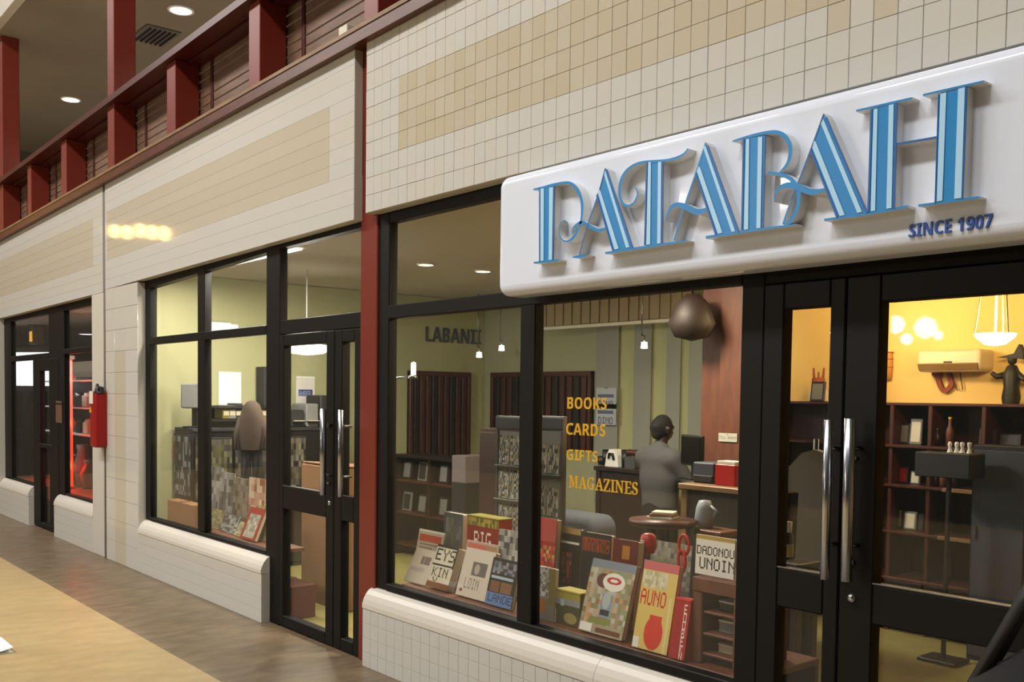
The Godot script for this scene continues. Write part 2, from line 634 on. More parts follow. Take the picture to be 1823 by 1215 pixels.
func build_facade() -> void:
	# far front
	var f1 := struct("wall_front_far", "cream tiled shop front with beige field, farthest")
	var b1 := func(x): return 2.548 + 0.007 * (x + 10.1)
	var t1 := func(x): return 3.56 + 0.012 * (x + 9.77)
	front_slab(f1, "backing", -15.5, -9.77, b1.call(-15.5), b1.call(-9.77), t1.call(-15.5), t1.call(-9.77), -0.14, -0.004, mats.grout)
	courses(f1, -15.5, -9.77, b1, t1, 11, -13.95, -10.07, 3, 7)
	ext(f1, "pier", mats.plaster, -10.12, -9.77, 0, 2.548, -0.14, 0.0)
	ext(f1, "pier", mats.plaster, -20, -14.02, 0, 2.52, -0.14, 0.0)
	# middle front
	var f2 := struct("wall_front_middle", "cream tiled shop front with beige field, left of the red column")
	var b2 := func(x): return 2.635 + 0.0143 * (x + 5.11)
	var t2 := func(x): return 3.633 + 0.0155 * (x + 5.11)
	front_slab(f2, "backing", -9.7, -5.11, b2.call(-9.7), b2.call(-5.11), t2.call(-9.7), t2.call(-5.11), -0.055, -0.004, mats.grout)
	courses(f2, -9.7, -5.11, b2, t2, 11, -9.64, -5.41, 3, 7)
	front_slab(f2, "backing", -8.9, -5.11, b2.call(-8.9), b2.call(-5.11), 2.9, 2.9, -0.14, -0.055, mats.plaster)
	ext(f2, "pier", mats.grout, -9.7, -8.82, 0, b2.call(-9.7), -0.14, -0.004)
	for c in 3:
		var x0: float = [-9.7, -9.44, -9.14][c]
		var x1: float = [-9.44, -9.14, -8.82][c]
		for r in 13:
			part(f2, "tile", tile_mesh(x1 - x0 - 0.002, 2.56 / 13 - 0.002), [mats.white_tile_warm, mats.beige_tile_pale, mats.white_tile][c] if r < 10 else mats.white_tile_warm, Vector3((x0 + x1) / 2, (r + 0.5) * 2.57 / 13, 0))
	ext(f2, "shadow_gap", mats.grey, -9.775, -9.695, 0, 3.55, -0.14, -0.05)
	# near front, tile by tile
	var f3 := struct("wall_front_near", "cream tiled shop front with beige field above the white signboard")
	ext(f3, "backing", mats.grout, -4.982, 1.0, 2.652, 3.66, -0.14, -0.007, 0.001)
	ext(f3, "plain_front", mats.white_tile, 1.0, 6.0, 2.652, 3.66, -0.14, 0.0)
	ext(f3, "pier", mats.plaster, -0.82, 6.0, 0, 2.652, -0.14, 0.0)
	var whites := [mats.white_tile, mats.white_tile_warm, mats.white_tile_grey]
	var beiges := [mats.beige_tile, mats.beige_tile_pale, mats.beige_tile_deep]
	var rest := [start(), start()]
	var tw := 0.0863
	var th := 0.0996
	for c in 69:
		var x := -4.98 + (c + 0.5) * tw
		for r in 10:
			var y := 2.654 + (r + 0.5) * th
			var in_field := c >= 4 and r >= 3 and r <= 6
			# the lower edge of the field is irregular
			if c > 7 and c < 10 and r == 3 and rng.randf() < 0.5:
				in_field = false
			if r == 2 and c > 34 and c < 40 and rng.randf() < 0.4:
				in_field = true
			var limit := 3.70 - 0.294 * (x + 4.27)
			if y - th < limit - 0.085 and x < -1.25:
				part(f3, "tile", tile_mesh(tw - 0.0014, th - 0.0014), (beiges if in_field else whites)[rng.randi() % 3], Vector3(x, y, rng.randf_range(-0.0006, 0.0006)))
			else:
				add_tile(rest[1 if in_field else 0], Vector3(x, y, 0), tw - 0.0014, th - 0.0014)
	for k in 2:
		var o := part(f3, "tile_field", done(rest[k]), mats.beige_tile if k else mats.white_tile)
		o.set_meta("kind", "stuff")
	# the red column between the fronts
	var col := struct("column", "brick red painted column between the two nearer shop fronts")
	ext(col, "shaft", mats.red_paint, -5.127, -4.941, 0, 3.64, -0.12, -0.057, 0.006)
	ext(col, "inner_cladding", mats.green_wall, -5.127, -4.941, 0, 2.66, -0.172, -0.121, 0.002)
	# sills
	sill("trim_1", "white tiled sill wall under the near shop window", -4.982, -2.345, [-4.982, -3.04, -2.345], 0.0863)
	sill("trim_2", "white tiled sill wall under the middle shop window", -8.82, -6.335, [-8.82, -6.335], 0.0)
	sill("trim_3", "white sill wall right of the far shop door", -11.5, -10.12, [-11.5, -10.12], 0.0)
	sill("trim_4", "white sill wall left of the far shop door", -14.02, -12.58, [-14.02, -12.58], 0.0)


func sill(called: String, label: String, x0: float, x1: float, caps: Array, tile: float) -> void:
	var s := struct(called, label)
	var body := PackedVector2Array([Vector2(0.007, 0), Vector2(0.007, 0.345), Vector2(0.13, 0.345), Vector2(0.13, 0)])
	part(s, "body", prism(body, 0, x1 - x0), mats.plaster, Vector3(x0, 0, 0), Vector3(0, PI / 2, 0))
	var cap := PackedVector2Array([Vector2(-0.004, 0.347), Vector2(-0.003, 0.372), Vector2(0.006, 0.40), Vector2(0.022, 0.428), Vector2(0.042, 0.45), Vector2(0.062, 0.461), Vector2(0.085, 0.464), Vector2(0.13, 0.464), Vector2(0.13, 0.347)])
	for i in caps.size() - 1:
		part(s, "cap_tile", prism(cap, 0.001, caps[i + 1] - caps[i] - 0.001), mats.cap, Vector3(caps[i], 0, 0), Vector3(0, PI / 2, 0))
	var rows := 4
	var h := 0.345 / rows
	for r in rows:
		if tile > 0.0:
			for c in int((x1 - x0) / tile) + 1:
				var w := minf(tile, x1 - x0 - c * tile)
				if w > 0.02:
					part(s, "tile", tile_mesh(w - 0.0014, h - 0.0014), [mats.white_tile, mats.white_tile_grey, mats.white_tile_grey][rng.randi() % 3], Vector3(x0 + c * tile + w / 2, (r + 0.5) * h, 0))
		else:
			part(s, "tile_course", tile_mesh(x1 - x0 - 0.001, h - 0.0014), [mats.white_tile, mats.white_tile_warm, mats.white_tile_grey][rng.randi() % 3], Vector3((x0 + x1) / 2, (r + 0.5) * h, 0))


# frame members at the shop-front plane
func bar(parent: Node3D, called: String, x0: float, x1: float, y0: float, y1: float, front := -0.07) -> void:
	ext(parent, called, mats.frame, x0, x1, y0, y1, front - 0.06, front, 0.005)


func pane(parent: Node3D, x0: float, x1: float, y0: float, y1: float, z := -0.1) -> void:
	ext(parent, "pane", mats.glass, x0 - 0.006, x1 + 0.006, y0 - 0.006, y1 + 0.006, z - 0.004, z + 0.004, 0.0)


func pull(parent: Node3D, x: float, y0: float, y1: float, r: float) -> void:
	var h := part(parent, "handle", lathe([Vector2(0, y0), Vector2(r, y0), Vector2(r, y1), Vector2(0, y1)], 20), mats.chrome, Vector3(x, 0, 0.0))
	for y in [y0 + 0.12, y1 - 0.1]:
		part(h, "standoff", tube([Vector3(0, y, 0), Vector3(0.004, y, -0.075)], 0.009), mats.steel)


func build_windows() -> void:
	# near shop window
	var w := struct("window_1", "near shop window with books on display behind gold lettering")
	bar(w, "jamb", -4.962, -4.831, 0.464, 2.652)
	bar(w, "mullion", -3.651, -3.541, 0.50, 2.59, -0.066)
	bar(w, "post", -2.341, -2.237, 0, 2.652, -0.064)
	bar(w, "head", -4.831, -0.82, 2.59, 2.652)
	bar(w, "transom", -4.831, -2.341, 2.04, 2.115, -0.062)
	bar(w, "bottom_rail", -4.831, -2.341, 0.464, 0.506, -0.062)
	pane(w, -4.831, -3.651, 2.115, 2.59)
	pane(w, -3.541, -2.341, 2.115, 2.59)
	pane(w, -4.831, -3.651, 0.506, 2.04)
	pane(w, -3.541, -2.341, 0.506, 2.04)
	# near shop door: a narrow and a wide leaf under a dark panel
	var dh := struct("trim_5", "black panel over the near shop door")
	ext(dh, "panel", mats.frame, -2.237, -0.82, 2.03, 2.59, -0.13, -0.066)
	bar(dh, "jamb", -0.9, -0.82, 0, 2.03)
	leaf("door_1", "narrow black glazed leaf of the near shop door", -2.235, -1.897, -2.148, -1.957, 1.934, 0.984, 0.84, 0.12, 2.03)
	leaf("door_2", "wide black glazed leaf of the near shop door", -1.893, -0.9, -1.766, -1.0, 1.936, 0.98, 0.843, 0.12, 2.03)
	# middle shop window and door
	w = struct("window_2", "middle shop window left of the dark door")
	bar(w, "jamb", -8.85, -8.709, 0.464, 2.60)
	bar(w, "mullion", -7.63, -7.49, 0.50, 2.60, -0.066)
	bar(w, "mullion", -6.402, -6.195, 0.0, 2.62, -0.064)
	part(w, "head", prism(PackedVector2Array([Vector2(-8.85, 2.51), Vector2(-6.2, 2.59), Vector2(-5.1, 2.60), Vector2(-5.1, 2.66), Vector2(-8.85, 2.62)]), -0.13, -0.068), mats.frame)
	bar(w, "transom", -8.709, -6.402, 2.018, 2.08, -0.062)
	bar(w, "bottom_rail", -8.709, -6.402, 0.464, 0.495, -0.062)
	for q in [[-8.709, -7.63], [-7.49, -6.402]]:
		pane(w, q[0], q[1], 2.08, 2.62)
		pane(w, q[0], q[1], 0.495, 2.018)
	pane(w, -6.195, -5.1, 2.10, 2.63)
	dh = struct("trim_6", "dark rail over the middle shop door")
	ext(dh, "rail", mats.frame, -6.195, -5.1, 2.005, 2.10, -0.13, -0.066)
	leaf("door_3", "wide dark glazed leaf of the middle shop door", -6.191, -5.441, -6.128, -5.541, 1.925, 0.975, 0.82, 0.085, 2.0)
	leaf("door_4", "narrow dark glazed leaf of the middle shop door", -5.434, -5.12, -5.344, -5.196, 1.925, 0.975, 0.82, 0.085, 2.0)
	# far shop window and door
	w = struct("window_3", "far shop window with red display, right of its door")
	bar(w, "jamb", -14.05, -13.676, 0.464, 2.56)
	bar(w, "jamb", -10.32, -10.1, 0.464, 2.56)
	bar(w, "mullion", -11.918, -11.322, 0.0, 2.56, -0.066)
	bar(w, "head", -14.05, -10.1, 2.47, 2.56)
	bar(w, "transom", -11.322, -10.32, 2.0, 2.055, -0.062)
	bar(w, "transom", -13.676, -11.918, 1.965, 2.03, -0.062)
	bar(w, "bottom_rail", -11.5, -10.1, 0.464, 0.49)
	bar(w, "bottom_rail", -14.05, -12.58, 0.464, 0.49)
	pane(w, -11.322, -10.32, 2.055, 2.47)
	pane(w, -11.322, -10.32, 0.49, 2.0)
	pane(w, -13.676, -11.918, 2.03, 2.47)
	pane(w, -13.676, -12.58, 0.49, 1.965)
	leaf("door_5", "black glazed door of the far shop", -12.58, -11.54, -12.291, -11.797, 1.83, 0.985, 0.94, 0.07, 1.965)


func leaf(called: String, label: String, x0: float, x1: float, g0: float, g1: float, top: float, lock_top: float, lock_low: float, low: float, height: float) -> void:
	var d := struct(called, label)
	var z := -0.06
	bar(d, "stile", x0, g0, 0.012, height, z)
	bar(d, "stile", g1, x1, 0.012, height, z)
	bar(d, "top_rail", g0, g1, top, height, z)
	bar(d, "lock_rail", g0, g1, lock_low, lock_top, z)
	bar(d, "bottom_rail", g0, g1, 0.012, low, z)
	ext(d, "bead", mats.steel, g0, g1, lock_top, lock_top + 0.006, z - 0.004, z + 0.002, 0.001)
	pane(d, g0, g1, lock_top, top)
	pane(d, g0, g1, low, lock_low)
	if called == "door_1":
		pull(d, -1.912, 0.983, 1.536, 0.016)
	elif called == "door_2":
		pull(d, -1.83, 0.988, 1.542, 0.019)
	elif called == "door_3":
		pull(d, -5.468, 0.972, 1.512, 0.02)
	elif called == "door_4":
		pull(d, -5.252, 0.98, 1.509, 0.016)
	if called == "door_2" or called == "door_3":
		var x := x0 + 0.05 if called == "door_2" else x1 - 0.05
		part(d, "lock", lathe([Vector2(0, 0.008), Vector2(0.014, 0.006), Vector2(0.016, 0)], 16), mats.chrome, Vector3(x, lock_top - 0.06, z), Vector3(PI / 2, 0, 0))
		for y in [lock_top + 0.06, lock_top + 0.42]:
			ext(d, "catch", mats.steel, x - 0.02, x + 0.01, y, y + 0.012, z, z + 0.012, 0.002)


func build_gallery() -> void:
	var ledge := struct("trim_7", "dark brown wooden ledge along the foot of the gallery railing")
	front_slab(ledge, "beam", -20, 6, 3.623 + slope(-20), 3.623 + slope(6), 3.69 + slope(-20), 3.69 + slope(6), -0.2, 0.05, mats.ledge_wood)
	front_slab(ledge, "nosing", -20, 6, 3.692 + slope(-20), 3.692 + slope(6), 3.715 + slope(-20), 3.715 + slope(6), -0.22, 0.056, mats.tan_wood)
	var rail := thing("gallery_railing", "dark red railing of posts and wooden slats along the upper gallery", "railing")
	front_slab(rail, "handrail", -20, 6, 4.32 + slope(-20), 4.32 + slope(6), 4.375 + slope(-20), 4.375 + slope(6), -0.09, 0.05, mt("rail_red", Color(0.27, 0.07, 0.05), 0.4))
	front_slab(rail, "upper_board", -20, 6, 4.30 + slope(-20), 4.30 + slope(6), 4.50 + slope(-20), 4.50 + slope(6), -0.2, -0.1, mt("rail_red", Color.WHITE))
	var posts := [[-16.8, -16.6], [-15.3, -15.12], [-12.51, -12.36], [-11.137, -10.953], [-8.105, -7.92], [-6.55, -6.38], [-5.01, -4.86], [-3.47, -3.3]]
	for p in posts:
		ext(rail, "post", mats.red_paint, p[0], p[1], 3.715 + slope(p[0]), 4.32 + slope(p[0]), -0.2, 0.0, 0.004)
	var stops := [-20.0, -16.7, -15.2, -13.7, -12.43, -11.04, -9.5, -8.0, -6.46, -4.93, -3.38, -1.5]
	for i in stops.size() - 1:
		var a: float = stops[i]
		var b: float = stops[i + 1]
		for k in 9:
			var y := 3.765 + 0.071 * k
			var m := front_slab(rail, "slat", a, b, y + slope(a), y + slope(b), y + 0.058 + slope(a), y + 0.058 + slope(b), -0.232, -0.212, mats.slat_wood)
			m.name = "slat" if m.name == "slat" else m.name
		ext(rail, "back_strip", mt("rail_red", Color.WHITE), a + 0.3, a + 0.34, 3.72 + slope(a), 4.32 + slope(a), -0.21, -0.2)
	for c in [[-9.605, -9.428, "brick red column rising from the gallery railing to the ceiling"], [-13.9, -13.7, "dark red column at the far end of the gallery railing"]]:
		var col := struct("column", c[2])
		ext(col, "shaft", mats.red_paint, c[0], c[1], 3.715 + slope(c[0]), 6.03, -0.202, 0.002, 0.006)
	for p in [[Vector3(-15.969, 6.03, -1.446), "recessed round downlight in the gallery ceiling, between the two red columns"], [Vector3(-11.412, 6.03, -1.391), "recessed round downlight in the gallery ceiling, right of the tall red column"], [Vector3(-6.85, 6.03, -1.4), "recessed round downlight in the gallery ceiling, hidden above the railing"], [Vector3(-9.0, 6.03, -4.2), "recessed round downlight deep in the gallery, behind the railing"]]:
		downlight(p[1], p[0], 0.12, Color(1.0, 0.95, 0.88), 8.0, 9.0, "gallery downlights")
	var v := thing("ceiling_vent", "dark slotted air vent in the gallery ceiling beside the tall red column", "vent", Vector3(-12.4, 6.03, -1.45))
	part(v, "frame", box(Vector3(0.62, 0.02, 0.42), 0.004), mt("vent_grey", Color(0.36, 0.34, 0.31), 0.6), Vector3(0, -0.01, 0))
	for k in 6:
		part(v, "slat", box(Vector3(0.54, 0.03, 0.012), 0.002), mats.charcoal, Vector3(0, -0.03, -0.15 + 0.06 * k), Vector3(0.5, 0, 0))
	var y := 3.715
	for b in [[-5.35, 0.10, 0.13, "small white parcel on the gallery ledge behind the slats, nearest"], [-8.55, 0.14, 0.06, "low white parcel on the gallery ledge left of the second post"], [-11.5, 0.16, 0.07, "flat white parcel on the gallery ledge near the far posts"]]:
		var t := thing("parcel", b[3], "parcel", Vector3(b[0], y + slope(b[0]), -0.1), 0.0)
		part(t, "carton", box(Vector3(b[1], b[2], 0.09), 0.004), mats.paper, Vector3(0, b[2] / 2, 0))
		part(t, "tape", box(Vector3(0.02, 0.003, 0.092), 0.001), mats.cardboard, Vector3(0, b[2] + 0.001, 0))


func build_opposite() -> void:
	var w := struct("wall_opposite", "pale shop fronts on the other side of the hall")
	ext(w, "slab", mt("opposite", Color(0.26, 0.245, 0.225), 0.7), -20, 6, -0.1, 9.1, 9.6, 9.8)
	for x in [-17.0, -12.2, -7.4, -2.6, 2.2]:
		ext(w, "shop_window", mats.black, x - 2.3, x + 2.3, 0.1, 2.5, 9.57, 9.61)
	ext(w, "ledge", mats.ledge_wood, -20, 6, 3.5, 3.7, 9.3, 9.6)
	ext(w, "gallery_opening", mt("far_wall", Color.WHITE), -20, 6, 4.3, 6.0, 9.58, 9.61)
	# the lamps that the glossy sign and the glass mirror
	for p in [[Vector3(-7.014, 2.652, -9.35), 0.13], [Vector3(-6.847, 2.45, -9.35), 0.08], [Vector3(-6.585, 2.594, -9.35), 0.15], [Vector3(-6.406, 2.484, -9.35), 0.06], [Vector3(-8.517, 4.616, -9.09), 0.2], [Vector3(-10.609, 4.63, -9.09), 0.2]]:
		var t := thing("globe_lamp", "round white globe lamp on the opposite shop fronts", "lamp", Vector3(p[0].x, p[0].y, 9.35), 0.0, "globe lamps across the hall")
		part(t, "globe", lathe([Vector2(0, -p[1]), Vector2(p[1] * 0.7, -p[1] * 0.7), Vector2(p[1], 0), Vector2(p[1] * 0.7, p[1] * 0.7), Vector2(0, p[1])], 16), glow("globe_bright" if p[0].y > 4.0 else "globe_glow", Color(1, 0.98, 0.94), 70.0 if p[0].y > 4.0 else 22.0))
		part(t, "bracket", tube([Vector3(0, 0, 0.2), Vector3(0, 0, p[1] * 0.8)], 0.015), mats.steel)
		lamp(t, Vector3.ZERO, Color(1, 0.97, 0.9), 0.25, 0.04)
	# warm pendants farther down the hall, mirrored by the glazed tiles of the middle front
	for q in [Vector3(-18.837, 4.569, -3), Vector3(-18.159, 4.467, -3), Vector3(-17.462, 4.413, -3), Vector3(-16.912, 4.318, -3), Vector3(-16.338, 4.231, -3)]:
		var t := thing("globe_lamp", "warm yellow globe lamp hanging in a row over the far end of the hall", "lamp", Vector3(q.x, q.y, 3.0), 0.0, "warm globe lamps down the hall")
		part(t, "globe", lathe([Vector2(0, -0.13), Vector2(0.07, -0.09), Vector2(0.1, 0), Vector2(0.07, 0.09), Vector2(0, 0.13)], 16), glow("warm_globe", Color(1.0, 0.78, 0.42), 11.0))
		part(t, "cord", tube([Vector3(0, 0.13, 0), Vector3(0, 8.95 - q.y, 0)], 0.012), mats.black)
		lamp(t, Vector3.ZERO, Color(1.0, 0.78, 0.42), 0.03, 0.06)


# ---------------------------------------------------------------- the sign
func rounded_rect(w: float, h: float, r: float) -> PackedVector2Array:
	var pts := PackedVector2Array()
	for c in 4:
		var m := Vector2([w / 2 - r, -w / 2 + r, -w / 2 + r, w / 2 - r][c], [h / 2 - r, h / 2 - r, -h / 2 + r, -h / 2 + r][c])
		for k in 9:
			var a := PI / 2 * (c + k / 8.0)
			pts.append(m + Vector2(cos(a), sin(a)) * r)
	return pts


func pillow(w: float, h: float, depth: float, r: float, bevel: float) -> ArrayMesh:
	var st := start(true)
	var rings := []
	rings.append([rounded_rect(w, h, r), 0.0])
	for k in 7:
		var a := PI / 2 * k / 6.0
		var inset := bevel * (1.0 - cos(a))
		rings.append([rounded_rect(w - 2 * inset, h - 2 * inset, maxf(r - inset, 0.004)), depth - bevel + bevel * sin(a)])
	for i in rings.size() - 1:
		var p: PackedVector2Array = rings[i][0]
		var q: PackedVector2Array = rings[i + 1][0]
		for k in p.size():
			var k2 := (k + 1) % p.size()
			quad(st, Vector3(p[k].x, p[k].y, rings[i][1]), Vector3(p[k2].x, p[k2].y, rings[i][1]), Vector3(q[k2].x, q[k2].y, rings[i + 1][1]), Vector3(q[k].x, q[k].y, rings[i + 1][1]), Vector3(p[k].x + p[k2].x, p[k].y + p[k2].y, 0.2 * i))
	st.set_smooth_group(1)
	for e in [0, rings.size() - 1]:
		var p: PackedVector2Array = rings[e][0]
		for k in p.size():
			tri(st, Vector3(0, 0, rings[e][1]), Vector3(p[k].x, p[k].y, rings[e][1]), Vector3(p[(k + 1) % p.size()].x, p[(k + 1) % p.size()].y, rings[e][1]), Vector3(0, 0, 1 if e else -1))
	return done(st)


var ink_step := 0.0


func stroke(parent: Node3D, pts: Array, m: Material) -> MeshInstance3D:
	ink_step += 0.0004
	return part(parent, "stroke", faced(ribbon(pts), 0.128, 0.175 + fmod(ink_step, 0.0016), m, mats.letter_side), null)


func plate(parent: Node3D, called: String, pts: Array, m: Material, z0 := 0.174, z1 := 0.1772) -> MeshInstance3D:
	return part(parent, called, faced(PackedVector2Array(pts), z0, z1, m, m), null)


func letter(sign: Node3D, pts: Array, lines: Array) -> MeshInstance3D:
	var l := part(sign, "letter", faced(PackedVector2Array(pts), 0.128, 0.1745, mats.blue, mats.letter_side), null)
	for p in lines:
		plate(l, "light_stripe", p, mats.light_blue)
	# thin dark outline round the broad leg
	var ring := pts + [pts[0]]
	for i in ring.size() - 1:
		var a: Vector2 = ring[i]
		var b: Vector2 = ring[i + 1]
		if a.distance_to(b) > 0.12:
			part(l, "outline", faced(ribbon([Vector3(a.x, a.y, 0.007), Vector3(b.x, b.y, 0.007)], 1), 0.174, 0.1766, mats.line_blue, mats.line_blue), null)
	return l


func build_sign() -> void:
	var s := thing("signboard", "white rounded shop sign reading PATABAH in tall blue letters over the near shop", "sign")
	var x0 := -3.597
	var x1 := -0.78
	var y0 := 2.066
	var y1 := 2.615
	part(s, "board", pillow(x1 - x0, y1 - y0, 0.127, 0.055, 0.045), mats.sign_white, Vector3((x0 + x1) / 2, (y0 + y1) / 2, 0.003))
	var blue: Material = mats.blue
	# P
	var l := letter(s, [Vector2(-3.2443, 2.5073), Vector2(-3.1510, 2.5016), Vector2(-3.1516, 2.1879), Vector2(-3.2373, 2.1885)], [[Vector2(-3.2379, 2.5027), Vector2(-3.2151, 2.5013), Vector2(-3.2106, 2.1911), Vector2(-3.2311, 2.1915)], [Vector2(-3.1809, 2.4986), Vector2(-3.1563, 2.4969), Vector2(-3.1563, 2.1899), Vector2(-3.1779, 2.1900)]])
	stroke(l, [Vector3(-3.2865, 2.5071, 0.0073), Vector3(-3.2270, 2.5062, 0.0098), Vector3(-3.1650, 2.5078, 0.0112), Vector3(-3.0893, 2.5061, 0.0091), Vector3(-3.0446, 2.4940, 0.0130), Vector3(-3.0037, 2.4605, 0.0159), Vector3(-2.9796, 2.4126, 0.0163), Vector3(-2.9764, 2.3679, 0.0138), Vector3(-2.9826, 2.3293, 0.0109), Vector3(-2.9999, 2.2969, 0.0109), Vector3(-3.0283, 2.2680, 0.0130), Vector3(-3.0612, 2.2578, 0.0070), Vector3(-3.0912, 2.2652, 0.0056), Vector3(-3.1128, 2.2904, 0.0051), Vector3(-3.1137, 2.3258, 0.0046), Vector3(-3.0968, 2.3449, 0.0040), Vector3(-3.0706, 2.3416, 0.0040), Vector3(-3.0567, 2.3188, 0.0035), Vector3(-3.0573, 2.2788, 0.0025)], blue)
	stroke(l, [Vector3(-3.2771, 2.1882, 0.0078), Vector3(-3.1964, 2.1861, 0.0088), Vector3(-3.1150, 2.1843, 0.0076)], blue)
	# A
	l = letter(s, [Vector2(-2.8469, 2.5267), Vector2(-2.8364, 2.5163), Vector2(-2.6858, 2.1889), Vector2(-2.7933, 2.1899), Vector2(-2.8918, 2.4251), Vector2(-2.8548, 2.4906)], [[Vector2(-2.8836, 2.4326), Vector2(-2.8784, 2.4439), Vector2(-2.8700, 2.4392), Vector2(-2.7615, 2.1946), Vector2(-2.7841, 2.1937)], [Vector2(-2.8496, 2.5003), Vector2(-2.8439, 2.5152), Vector2(-2.7020, 2.1934), Vector2(-2.7208, 2.1936)]])
	stroke(l, [Vector3(-2.8461, 2.5237, 0.0038), Vector3(-2.8861, 2.4185, 0.0063), Vector3(-2.9395, 2.3140, 0.0059), Vector3(-2.9881, 2.1941, 0.0050)], mats.line_blue)
	stroke(l, [Vector3(-3.0316, 2.1871, 0.0030), Vector3(-2.9865, 2.1865, 0.0129), Vector3(-2.9400, 2.1868, 0.0039)], blue)
	stroke(l, [Vector3(-3.0324, 2.2834, 0.0040), Vector3(-3.0292, 2.3054, 0.0080), Vector3(-3.0041, 2.3222, 0.0109), Vector3(-2.9682, 2.3240, 0.0128), Vector3(-2.9251, 2.3000, 0.0147), Vector3(-2.8827, 2.2817, 0.0136), Vector3(-2.8484, 2.2824, 0.0106), Vector3(-2.8315, 2.2889, 0.0048)], blue)
	stroke(l, [Vector3(-2.8371, 2.1849, 0.0077), Vector3(-2.6870, 2.1857, 0.0094), Vector3(-2.5436, 2.1863, 0.0091), Vector3(-2.4162, 2.1860, 0.0053)], blue)
	# T
	l = letter(s, [Vector2(-2.6196, 2.5111), Vector2(-2.5386, 2.4988), Vector2(-2.5340, 2.1884), Vector2(-2.6225, 2.1922)], [[Vector2(-2.6114, 2.5078), Vector2(-2.5972, 2.5058), Vector2(-2.5933, 2.1927), Vector2(-2.6138, 2.1936)], [Vector2(-2.5609, 2.5000), Vector2(-2.5445, 2.4976), Vector2(-2.5401, 2.1913), Vector2(-2.5577, 2.1910)]])
	stroke(l, [Vector3(-2.4162, 2.5239, 0.0053), Vector3(-2.4341, 2.5083, 0.0080), Vector3(-2.4687, 2.5003, 0.0093), Vector3(-2.5218, 2.4994, 0.0094), Vector3(-2.5824, 2.5064, 0.0100), Vector3(-2.6446, 2.5136, 0.0092), Vector3(-2.6952, 2.5084, 0.0103), Vector3(-2.7367, 2.4874, 0.0127), Vector3(-2.7600, 2.4518, 0.0137), Vector3(-2.7623, 2.4097, 0.0128), Vector3(-2.7469, 2.3745, 0.0104), Vector3(-2.7171, 2.3558, 0.0094), Vector3(-2.6851, 2.3634, 0.0079), Vector3(-2.6667, 2.3908, 0.0065), Vector3(-2.6704, 2.4122, 0.0056), Vector3(-2.6816, 2.4264, 0.0042)], blue)
	# A
	l = letter(s, [Vector2(-2.3363, 2.5325), Vector2(-2.3252, 2.5184), Vector2(-2.1770, 2.1889), Vector2(-2.2774, 2.1908), Vector2(-2.3765, 2.4259), Vector2(-2.3474, 2.5039)], [[Vector2(-2.3707, 2.4325), Vector2(-2.3639, 2.4500), Vector2(-2.3566, 2.4450), Vector2(-2.2480, 2.1960), Vector2(-2.2682, 2.1947)], [Vector2(-2.3435, 2.5125), Vector2(-2.3348, 2.5211), Vector2(-2.1917, 2.1943), Vector2(-2.2074, 2.1935)]])
	stroke(l, [Vector3(-2.3362, 2.5297, 0.0037), Vector3(-2.3687, 2.4471, 0.0075), Vector3(-2.4380, 2.2925, 0.0072), Vector3(-2.4743, 2.1927, 0.0077)], blue)
	stroke(l, [Vector3(-2.5159, 2.2691, 0.0039), Vector3(-2.5103, 2.2974, 0.0082), Vector3(-2.4892, 2.3225, 0.0135), Vector3(-2.4577, 2.3248, 0.0173), Vector3(-2.4199, 2.3110, 0.0219), Vector3(-2.3764, 2.2889, 0.0217), Vector3(-2.3462, 2.2848, 0.0187), Vector3(-2.3196, 2.2924, 0.0103)], blue)
	stroke(l, [Vector3(-2.3238, 2.1883, 0.0103), Vector3(-2.1759, 2.1888, 0.0090), Vector3(-2.0618, 2.1883, 0.0079), Vector3(-1.9434, 2.1866, 0.0051)], blue)
	# B
	l = letter(s, [Vector2(-2.1658, 2.5137), Vector2(-2.0764, 2.5061), Vector2(-2.0768, 2.1919), Vector2(-2.1638, 2.1945)], [[Vector2(-2.1541, 2.5079), Vector2(-2.1409, 2.5067), Vector2(-2.1363, 2.1948), Vector2(-2.1544, 2.1947)], [Vector2(-2.1041, 2.5045), Vector2(-2.0864, 2.5028), Vector2(-2.0848, 2.1929), Vector2(-2.1020, 2.1933)]])
	stroke(l, [Vector3(-2.2131, 2.5119, 0.0045), Vector3(-2.1796, 2.5136, 0.0081), Vector3(-2.1249, 2.5155, 0.0098), Vector3(-2.0714, 2.5139, 0.0114), Vector3(-2.0293, 2.5074, 0.0126), Vector3(-1.9953, 2.4861, 0.0151), Vector3(-1.9750, 2.4531, 0.0159), Vector3(-1.9735, 2.4186, 0.0142), Vector3(-1.9858, 2.3908, 0.0117), Vector3(-2.0123, 2.3694, 0.0065)], blue)
	stroke(l, [Vector3(-2.0621, 2.3772, 0.0088), Vector3(-2.0252, 2.3685, 0.0096), Vector3(-1.9888, 2.3535, 0.0130), Vector3(-1.9629, 2.3347, 0.0146), Vector3(-1.9403, 2.3022, 0.0175), Vector3(-1.9367, 2.2634, 0.0158), Vector3(-1.9457, 2.2305, 0.0159), Vector3(-1.9640, 2.2051, 0.0134), Vector3(-1.9891, 2.1906, 0.0095)], blue)
	stroke(l, [Vector3(-1.9497, 2.2972, 0.0039), Vector3(-1.9730, 2.2514, 0.0056), Vector3(-1.9942, 2.1930, 0.0087)], blue)
	# A
	l = letter(s, [Vector2(-1.8505, 2.5328), Vector2(-1.8403, 2.5170), Vector2(-1.6858, 2.1909), Vector2(-1.7894, 2.1897), Vector2(-1.8945, 2.4229), Vector2(-1.8629, 2.4932)], [[Vector2(-1.8874, 2.4288), Vector2(-1.8825, 2.4494), Vector2(-1.8758, 2.4471), Vector2(-1.7620, 2.1936), Vector2(-1.7805, 2.1937)], [Vector2(-1.8577, 2.5007), Vector2(-1.8499, 2.5143), Vector2(-1.7021, 2.1958), Vector2(-1.7180, 2.1947)]])
